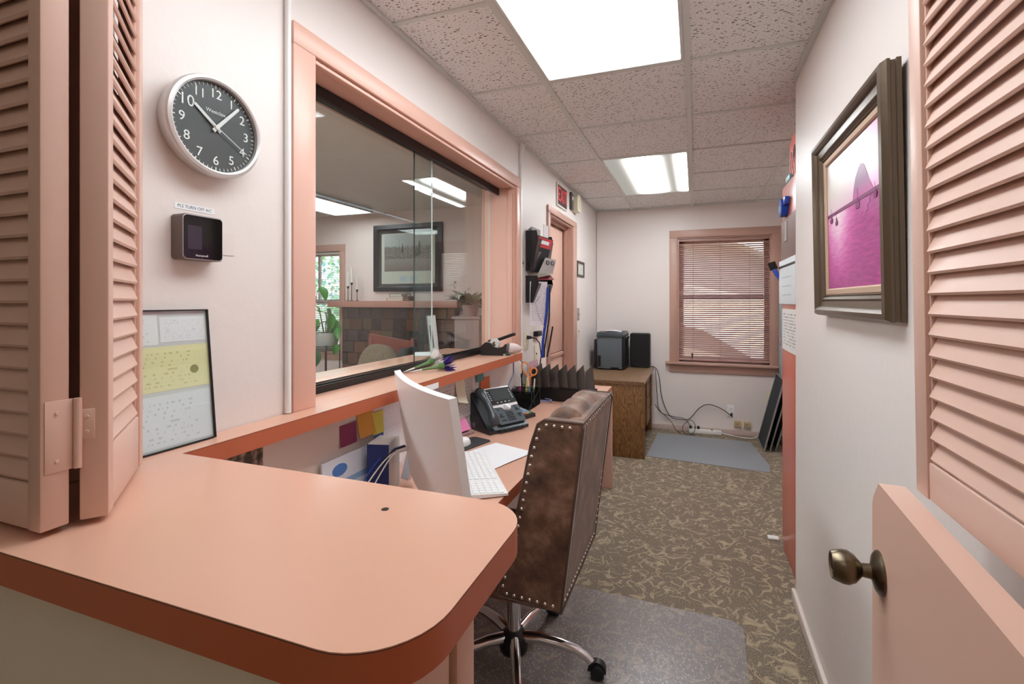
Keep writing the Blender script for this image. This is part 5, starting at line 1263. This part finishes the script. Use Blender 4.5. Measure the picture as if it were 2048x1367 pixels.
# floor mats
b = B().prism([(-.92, .90), (.165, .90), (.186, 2.12), (.150, 2.155), (-.53, 2.178), (-.92, 2.178)], FZ+.0005, FZ+.003)
tag(b.build('chair_mat', VINYL), 'clear vinyl chair mat with clipped corner under the brown chair', 'mat')
b = B().prism([(-.402, 4.20), (.557, 4.114), (.575, 4.30), (.530, 4.66), (.50, 4.95), (-.36, 4.98)], FZ+.0005, FZ+.0035)
tag(b.build('chair_mat', FROST), 'frosted grey plastic mat on the carpet beside the oak desk', 'mat')

# ================================================================== OAK DESK, PRINTER, FAR WALL
t = thing('oak_desk', 'low oak veneer desk with drawers standing in the far left corner', 'desk', (-.72, 4.6, FZ))
zt = .68
B().prism([(-1.03, zt-.03), (-.414, zt-.03), (-.404, zt-.018), (-.406, zt-.006), (-.416, zt), (-1.03, zt)], 4.095, 5.10, FXZ).build('desk_top', OAKT, t)
B().box(-1.02, -.408, 4.105, 4.135, FZ, zt-.030, .002).build('end_panel', OAK, t)
B().box(-1.02, -.43, 5.06, 5.09, FZ, zt-.030, .002).build('end_panel', OAK, t)
B().box(-1.02, -1.0, 4.135, 5.06, .2, zt-.03).build('modesty_panel', OAK, t)
B().box(-.99, -.46, 4.72, 4.735, .12, zt-.03).build('pedestal_side', OAK, t)
for z0, z1 in ((.42, .625), (.15, .41)):
    d_ = B().box(-.47, -.447, 4.74, 5.055, z0, z1, .003).build('drawer', OAK, t)
    B().tube([(-.447, 4.85, (z0+z1)/2+.02), (-.425, 4.855, (z0+z1)/2+.02), (-.425, 4.935, (z0+z1)/2+.02), (-.447, 4.94, (z0+z1)/2+.02)], .006, 8).build('handle', mat('brass_pull', (150, 122, 84), .35, .9), d_)
tag(B().grid(lambda u, v: (-.50+.03*math.sin(v*9+u*3), 4.30+.1*u, FZ+.25+.32*v+.0*u), 8, 10).build('plastic_bag', mat('bag_pale_blue', (190, 200, 214), .5)), 'crumpled pale bag hanging in the kneehole of the oak desk', 'bag')

t = thing('printer', 'slate grey laser printer standing on the left end of the oak desk', 'printer', (-.79, 4.88, zt))
PRN = mat('printer_slate', (94, 103, 109), .42)
B().prism([(-.935, zt+.012), (-.69, zt+.012), (-.69, zt+.33), (-.70, zt+.36), (-.93, zt+.36), (-.94, zt+.33)], 4.72, 5.06, FXZ, bev=.006).build('body', PRN, t)
B().prism([(-.945, zt+.33), (-.665, zt+.33), (-.665, zt+.352), (-.685, zt+.376), (-.935, zt+.376)], 4.71, 5.06, FXZ, bev=.004).build('scanner_lid', mat('printer_slate_dark', (66, 74, 80), .38), t)
B().box(-.69, -.662, 4.74, 5.04, zt+.012, zt+.315, .004).build('front_panel', mat('printer_black', (18, 19, 21), .3), t)
B().box(-.69, -.65, 4.75, 5.0, zt+.30, zt+.328, .004).build('control_panel', BLACK, t)
B().box(-.975, -.935, 4.75, 5.04, zt+.02, zt+.30, .006).build('rear_cover', BLACK, t)
B().box(-.80, -.72, 4.716, 4.721, zt+.012, zt+.028).build('vent_recess', BLACKM, t)
B().box(-.93, -.90, 4.716, 4.722, zt+.03, zt+.14).build('vent_recess', BLACKM, t)
for x in (-.91, -.71):
    for y in (4.75, 5.03): B().cyl((x, y, zt+.0005), (x, y, zt+.013), .012, seg=10).build('foot', BLACK, t)
single('loose_paper', sheet(B(), .20, .16, frame(-.91, 4.78, zt+.377, (1, 0, 0), (0, 1, 0), (0, 0, 1)), curl=.012), PAPER, 'white paper lying on top of the grey printer', 'paper')
t = thing('speaker', 'black rounded upright speaker box at the right end of the oak desk', 'speaker', (-.555, 5.06, zt))
B().prism([(x-.645, y+zt+.001) for x, y in rrect(.205, .355, .02)], 4.99, 5.09, FXZ, bev=.004).build('cabinet', BLACK, t)
B().prism([(x-.635, y+zt+.012) for x, y in rrect(.185, .333, .016)], 4.986, 4.9895, FXZ).build('grille', BLACKM, t)
WIRE = mat('cable_black', (26, 24, 24), .5)
def bez(ps, k=18):
    ps = [Vector(q) for q in ps]; out = []
    for i in range(len(ps)-1):
        p0 = ps[max(i-1, 0)]; p1 = ps[i]; p2 = ps[i+1]; p3 = ps[min(i+2, len(ps)-1)]
        for j in range(k):
            s_ = j/k; out.append(.5*((2*p1)+(p2-p0)*s_+(2*p0-5*p1+4*p2-p3)*s_*s_+(3*p1-p0-3*p2+p3)*s_**3))
    return out+[ps[-1]]
yc = 5.14
tag(B().tube(bez([(-.62, 4.975, .715), (-.50, 4.96, .695), (-.395, 5.0, .69), (-.36, 5.11, .58), (-.33, yc, .35), (-.25, yc, .17), (-.13, yc, .14), (-.05, yc, .16), (.04, yc, .27), (.13, yc, .315), (.25, yc, .28), (.355, 5.145, .205)]), .0038, 7).build('floor_cable', WIRE), 'black cord looping from the oak desk to the white wall outlet', 'cord')
tag(B().tube(bez([(-.395, 5.09, .66), (-.38, 5.12, .4), (-.36, yc, .23), (-.25, 5.12, .13), (-.16, 5.06, FZ+.006), (-.03, 5.04, FZ+.006), (.0, 5.10, .1), (-.05, yc, .14), (-.12, 5.1, .08), (-.10, 5.03, FZ+.006), (.0, 5.0, FZ+.006)]), .003, 7).build('floor_cable', WIRE), 'thin black cord tangled on the carpet under the window', 'cord')
tag(B().tube(bez([(-.40, 5.12, .28), (-.33, yc, .19), (-.22, yc, .165), (-.10, yc, .145), (-.02, 5.13, .05), (.0, 5.12, .09)]), .003, 7).build('floor_cable', WIRE), 'short black cord running along the wall to the power strip', 'cord')
t = thing('power_strip', 'white power strip lying along the far baseboard with plugs in it', 'power strip', (.12, 5.12, FZ))
B().box(-.06, .25, 5.095, 5.145, FZ+.0005, FZ+.04, .006).build('body', WHITE, t)
for x in (-.045, .03): B().box(x-.012, x+.012, 5.11, 5.135, FZ+.04, FZ+.07, .004).build('plug', BLACK, t)
B().box(.15, .17, 5.11, 5.13, FZ+.04, FZ+.046, .001).build('rocker_switch', mat('switch_red_brown', (110, 60, 50), .4), t)
tag(B().tube(bez([(.25, 5.12, FZ+.018), (.35, 5.10, FZ+.008), (.47, 5.06, FZ+.006), (.55, 5.08, FZ+.01), (.62, 5.14, .07), (.66, 5.147, .13)]), .0045, 8).build('strip_cable', WHITE), 'white cord of the power strip running right along the baseboard', 'cord')
t = outlet('wall_outlet', 'white outlet low on the far wall with a black plug', on_far(.305, .195), .07, .125, mt=WHITE)
B().cyl((.345, 5.157, .232), (.345, 5.135, .225), .011, .008, seg=10).build('plug', BLACK, t)
for x, lab in ((.37, 'left of the two small beige phone jacks on the far wall'), (.455, 'right of the two small beige phone jacks on the far wall')):
    tt = thing('phone_jack', lab, 'jack', (x+.03, 5.15, .115), 'phone jacks on the far wall')
    B().box(x, x+.062, 5.137, YF, .11, .165, .003).build('housing', mat('jack_beige', (196, 176, 132), .5), tt)
    B().cyl((x+.031, 5.1375, .139), (x+.031, 5.135, .139), .006, seg=10).build('screw', mat('brass_screw', (110, 90, 60), .4, .8), tt)
outlet('wall_plate', 'ivory blank plate near the leaning window screens', on_far(.66, .365), .075, .115, 'plate')

# leaning window screens
SCR = glassmat('insect_screen', (.5, .5, .5, 1), .02, .5, .86, (.045, .05, .052, 1), .05)
labs = ('front grey framed window screen leaning at far right', 'middle window screen leaning behind the front one', 'rearmost dark window screen leaning on the wall')
for i in range(3):
    bx = .575+.05*i; tx = .745+.035*i; H = (.68, .60, .5)[i]; yy0, yy1 = 4.66+.03*i, 5.09 if i == 0 else 4.95-.01*i
    an = math.atan2(tx-bx, H); Mx = frame(bx, yy0, FZ+.003, (0, 1, 0), (math.sin(an), 0, math.cos(an)), (math.cos(an), 0, -math.sin(an)))
    t = thing('window_screen', labs[i], 'screen', (bx, (yy0+yy1)/2, FZ), 'window screens leaning at far right')
    B().mitre([(0, 0), (0, .012), (.016, .012), (.016, 0), (0, 0)], yy1-yy0, H, Mx).build('frame', mat('screen_frame_grey', (150, 150, 148), .4, .5), t)
    B().box(.014, yy1-yy0-.014, .014, H-.014, .004, .006, M=Mx).build('mesh', SCR, t)
t = thing('metal_cabinet', 'tall narrow pale grey metal cabinet in the far right corner', 'cabinet', (.87, 5.05, FZ))
GM = mat('grey_enamel', (166, 176, 178), .4)
B().box(.775, .995, 4.96, 5.14, FZ+.0, 1.57, .004).build('carcass', GM, t)
B().box(.768, .7745, 4.97, 5.13, .1, 1.56, .002).build('door', GM, t)
B().box(.755, .768, 4.98, 4.995, .95, 1.02, .002).build('handle', STEEL, t)

# salmon cabinet past the end of the right wall
SAL = mat('salmon_cabinet_paint', (214, 116, 96), .3, bump=.03, bscale=20)
t = thing('storage_cabinet', 'tall salmon painted storage cabinet behind the end of the right wall', 'cabinet', (.70, 2.66, FZ))
B().box(.456, .95, 2.42, 2.89, FZ, 1.985, .003).build('carcass', SAL, t)
B().box(.450, .4555, 2.425, 2.885, .08, 1.98, .0015).build('side_panel', SAL, t)
t = thing('gift_bag', 'coral red paper bag standing on top of the salmon cabinet', 'bag', (.53, 2.68, 1.985))
RB = mat('bag_coral', (238, 108, 92), .5)
B().prism([(-.10, 0), (.10, 0), (.115, .20), (.05, .23), (-.03, .215), (-.11, .24)], 0, .11, frame(.47, 2.68, 1.986, (0, 1, 0), (0, 0, 1), (1, 0, 0))).build('paper_body', RB, t)
B().lathe([(.022, .0), (.022, .001), (0, .001)], 16, frame(.469, 2.66, 2.12, (0, 1, 0), (0, 0, 1), (-1, 0, 0)) @ Matrix.Diagonal((1, 1.6, 1, 1))).build('handle_hole', mat('bag_hole_dark', (90, 26, 24), .7), t)
for k in range(3): B().tube([(.464, 2.60+.05*k, 1.99), (.462, 2.62+.05*k, 2.06), (.464, 2.59+.06*k, 2.13)], .004, 6, flat=.3).build('ribbon', mat('ribbon_white', (226, 222, 218), .5), t)
single('tissue_packet', B().box(.452, .466, 2.70, 2.80, 1.987, 2.02, .004), mat('packet_teal', (130, 190, 196), .4), 'small teal packet in front of the coral bag', 'packet')
t = thing('tape_holder', 'round blue plastic holder hung on the salmon cabinet side', 'holder', (.44, 2.70, 1.80))
BP = mat('bright_blue_plastic', (34, 78, 190), .3)
B().cyl((.449, 2.75, 1.855), (.418, 2.75, 1.855), .048, seg=28).build('disc', BP, t)
B().box(.424, .449, 2.66, 2.74, 1.86, 1.90, .006).build('tab', BP, t)
B().box(.416, .4175, 2.725, 2.775, 1.83, 1.865).build('label_plate', mat('label_sky', (120, 190, 220), .4), t)
t = thing('hanging_folder', 'brown grey folder with a clear pouch hung on the salmon cabinet side', 'folder', (.446, 2.68, 1.58))
B().box(.443, .449, 2.46, 2.87, 1.58, 1.80, .002).build('panel', mat('folder_taupe', (140, 112, 106), .6), t)
B().box(.439, .4425, 2.70, 2.78, 1.68, 1.78, .001).build('pouch', mat('pouch_pale', (196, 190, 190), .2), t)
t = thing('wall_calendar', 'white tear-off calendar hanging on the salmon cabinet side', 'calendar', (.438, 2.68, 1.36))
B().box(.436, .4425, 2.46, 2.90, 1.355, 1.585, .001).build('pages', mat('calendar_white', (226, 232, 236), .6), t)
B().box(.4345, .4358, 2.46, 2.90, 1.545, 1.556).build('binding', BLACK, t)
for k in range(3): B().box(.4353, .4359, 2.56, 2.80, 1.40+.045*k, 1.403+.045*k).build('rule_line', mat('rule_grey', (170, 178, 184), .6), t)
Mq = frame(.4485, 2.875, 1.115, (0, -1, 0), (0, 0, 1), (-1, 0, 0)); pq = printed('posted_print', (232, 228, 224), (140, 134, 132), 14, .5)
o = sheet(B(), .41, .215, Mq, curl=.004).build('posted_sheet', pq); tag(o, 'white printed sheet taped below the calendar', 'paper'); add_uv(o, Mq, .41, .215)
t = thing('hand_broom', 'small blue handled brush sticking out beside the calendar', 'brush', (.40, 2.86, 1.5))
B().tube([(.447, 2.91, 1.49), (.430, 2.92, 1.515), (.417, 2.93, 1.545)], .012, 10).build('handle', BP, t)
B().box(-.02, .02, -.008, .008, 0, .045, .004, M=T((.416, 2.93, 1.545)) @ RY(-.35)).build('bristles', mat('bristle_dark', (40, 34, 32), .9), t)
single('carpet_scrap', B().box(.39, .445, 2.96, 3.0, FZ+.0005, FZ+.012, .003), WHITE, 'scrap of white plastic on the carpet by the salmon cabinet', 'scrap')

# ================================================================== FRAMED SEASCAPE ON THE RIGHT WALL
t = thing('framed_picture', 'bronze framed magenta seascape hanging tilted on the right wall', 'picture', (XR, 1.54, 1.325))
FW, FH = .65, .57
Mw = frame(.4265, 1.862, 1.324, (0, -1, 0), (-.018, 0, 1), (-1, 0, -.018))
FRM = mat('bronze_wood_frame', (98, 82, 66), .32, .45, bump=.05, bscale=60)
B().mitre([(0, 0), (0, .009), (.003, .011), (.003, .019), (0, .021), (0, .027), (.002, .030), (.006, .038), (.018, .040), (.026, .034), (.030, .027), (.046, .023), (.052, .026), (.056, .022), (.060, .018), (.064, .020), (.068, .014)], FW, FH, Mw).build('frame', FRM, t, smooth=25)
B().mitre([(.066, .013), (.068, .0165), (.082, .0165), (.086, .013), (.086, .009)], FW, FH, Mw).build('liner', mat('linen_liner', (188, 158, 134), .6, .1), t)
iw, ih = FW-.17, FH-.17
Mi = Mw @ T((.085, .085, .010))
m, n, l, p = nodemat('seascape_print')
tc = n.new('ShaderNodeTexCoord'); sp = n.new('ShaderNodeSeparateXYZ'); l.new(tc.outputs['UV'], sp.inputs[0])
X_, Y_ = sp.outputs['X'], sp.outputs['Y']
skyc = ramp(n, [(.0, (226, 196, 208)), (.45, (216, 208, 196)), (1, (204, 182, 190))]); l.new(mth(n, l, 'SUBTRACT', mth(n, l, 'MULTIPLY', Y_, 2.2), 1.25), skyc.inputs[0])
pk = n.new('ShaderNodeMix'); pk.data_type = 'RGBA'; l.new(mth(n, l, 'MULTIPLY', mth(n, l, 'POWER', X_, 2.0), mth(n, l, 'SUBTRACT', 1.45, Y_), True), pk.inputs[0]); l.new(skyc.outputs[0], pk.inputs[6]); pk.inputs[7].default_value = s2l((232, 130, 200))
wz = n.new('ShaderNodeTexNoise'); wz.inputs['Scale'].default_value = 1; wz.inputs['Detail'].default_value = 3
cmb = n.new('ShaderNodeCombineXYZ'); l.new(mth(n, l, 'MULTIPLY', X_, 9.0), cmb.inputs[0]); l.new(mth(n, l, 'MULTIPLY', Y_, 46.0), cmb.inputs[1]); l.new(cmb.outputs[0], wz.inputs['Vector'])
glare = mth(n, l, 'EXPONENT', mth(n, l, 'MULTIPLY', mth(n, l, 'POWER', mth(n, l, 'DIVIDE', mth(n, l, 'SUBTRACT', X_, .22), .26), 2.0), -1))
wv = mth(n, l, 'SUBTRACT', mth(n, l, 'ADD', mth(n, l, 'MULTIPLY', mth(n, l, 'MULTIPLY', glare, Y_), 1.5), mth(n, l, 'MULTIPLY', wz.outputs['Fac'], .5)), .18)
wc = ramp(n, [(0, (150, 36, 116)), (.28, (200, 78, 158)), (.55, (228, 140, 196)), (.95, (250, 236, 238))]); l.new(wv, wc.inputs[0])
sel = mth(n, l, 'GREATER_THAN', Y_, .585)
fin = n.new('ShaderNodeMix'); fin.data_type = 'RGBA'; l.new(sel, fin.inputs[0]); l.new(wc.outputs[0], fin.inputs[6]); l.new(pk.outputs[2], fin.inputs[7])
l.new(fin.outputs[2], p.inputs['Base Color']); p.inputs['Roughness'].default_value = .35
o = B().quad((0, 0, 0), (iw, 0, 0), (iw, ih, 0), (0, ih, 0), M=Mi).build('print', MATS['seascape_print'], t); add_uv(o, Mi, iw, ih)
m, n, l, p = nodemat('rock_violet')
tc = n.new('ShaderNodeTexCoord'); sp = n.new('ShaderNodeSeparateXYZ'); l.new(tc.outputs['Generated'], sp.inputs[0])
r = ramp(n, [(0, (186, 66, 144)), (.5, (124, 62, 112)), (1, (138, 92, 122))]); l.new(sp.outputs['Z'], r.inputs[0]); l.new(r.outputs[0], p.inputs['Base Color']); p.inputs['Roughness'].default_value = .4
hz = ih*.585
b = B().prism([(.255, hz), (.268, hz+.035), (.285, hz+.062), (.310, hz+.082), (.330, hz+.088), (.352, hz+.080), (.372, hz+.055), (.39, hz+.03), (.41, hz+.012), (.42, hz)], .0002, .0007, Mi)
rk = b.build('printed_rock', MATS['rock_violet'], o)
DK = mat('print_violet_dark', (118, 30, 92), .5)
B().box(0, iw, hz-.006, hz+.004, .0008, .0012, M=Mi).build('printed_jetty', DK, o)
for x, y, s_ in ((.045, hz-.02, .022), (.10, hz-.035, .020), (.30, hz-.018, .026), (.43, hz-.016, .018)):
    B().prism([(x-s_*.7, y+.006), (x-s_*.5, y-.006), (x+s_*.5, y-.006), (x+s_*.7, y+.008), (x+s_*.25, y+.008), (x+s_*.2, y+.018), (x-s_*.2, y+.018), (x-s_*.25, y+.007)], .0013, .0017, Mi).box(x-.0006, x+.0006, y, y+s_*1.8, .0013, .0017, M=Mi).build('printed_boat', DK, o)
b = B().prism([(.285, hz-.008), (.40, hz-.008), (.385, hz-.016), (.392, hz-.024), (.37, hz-.030), (.378, hz-.038), (.355, hz-.046), (.335, hz-.04), (.322, hz-.046), (.31, hz-.032), (.318, hz-.026), (.298, hz-.018)], .0002, .0006, Mi).build('printed_reflection', mat('reflection_violet', (176, 70, 142), .4), o)
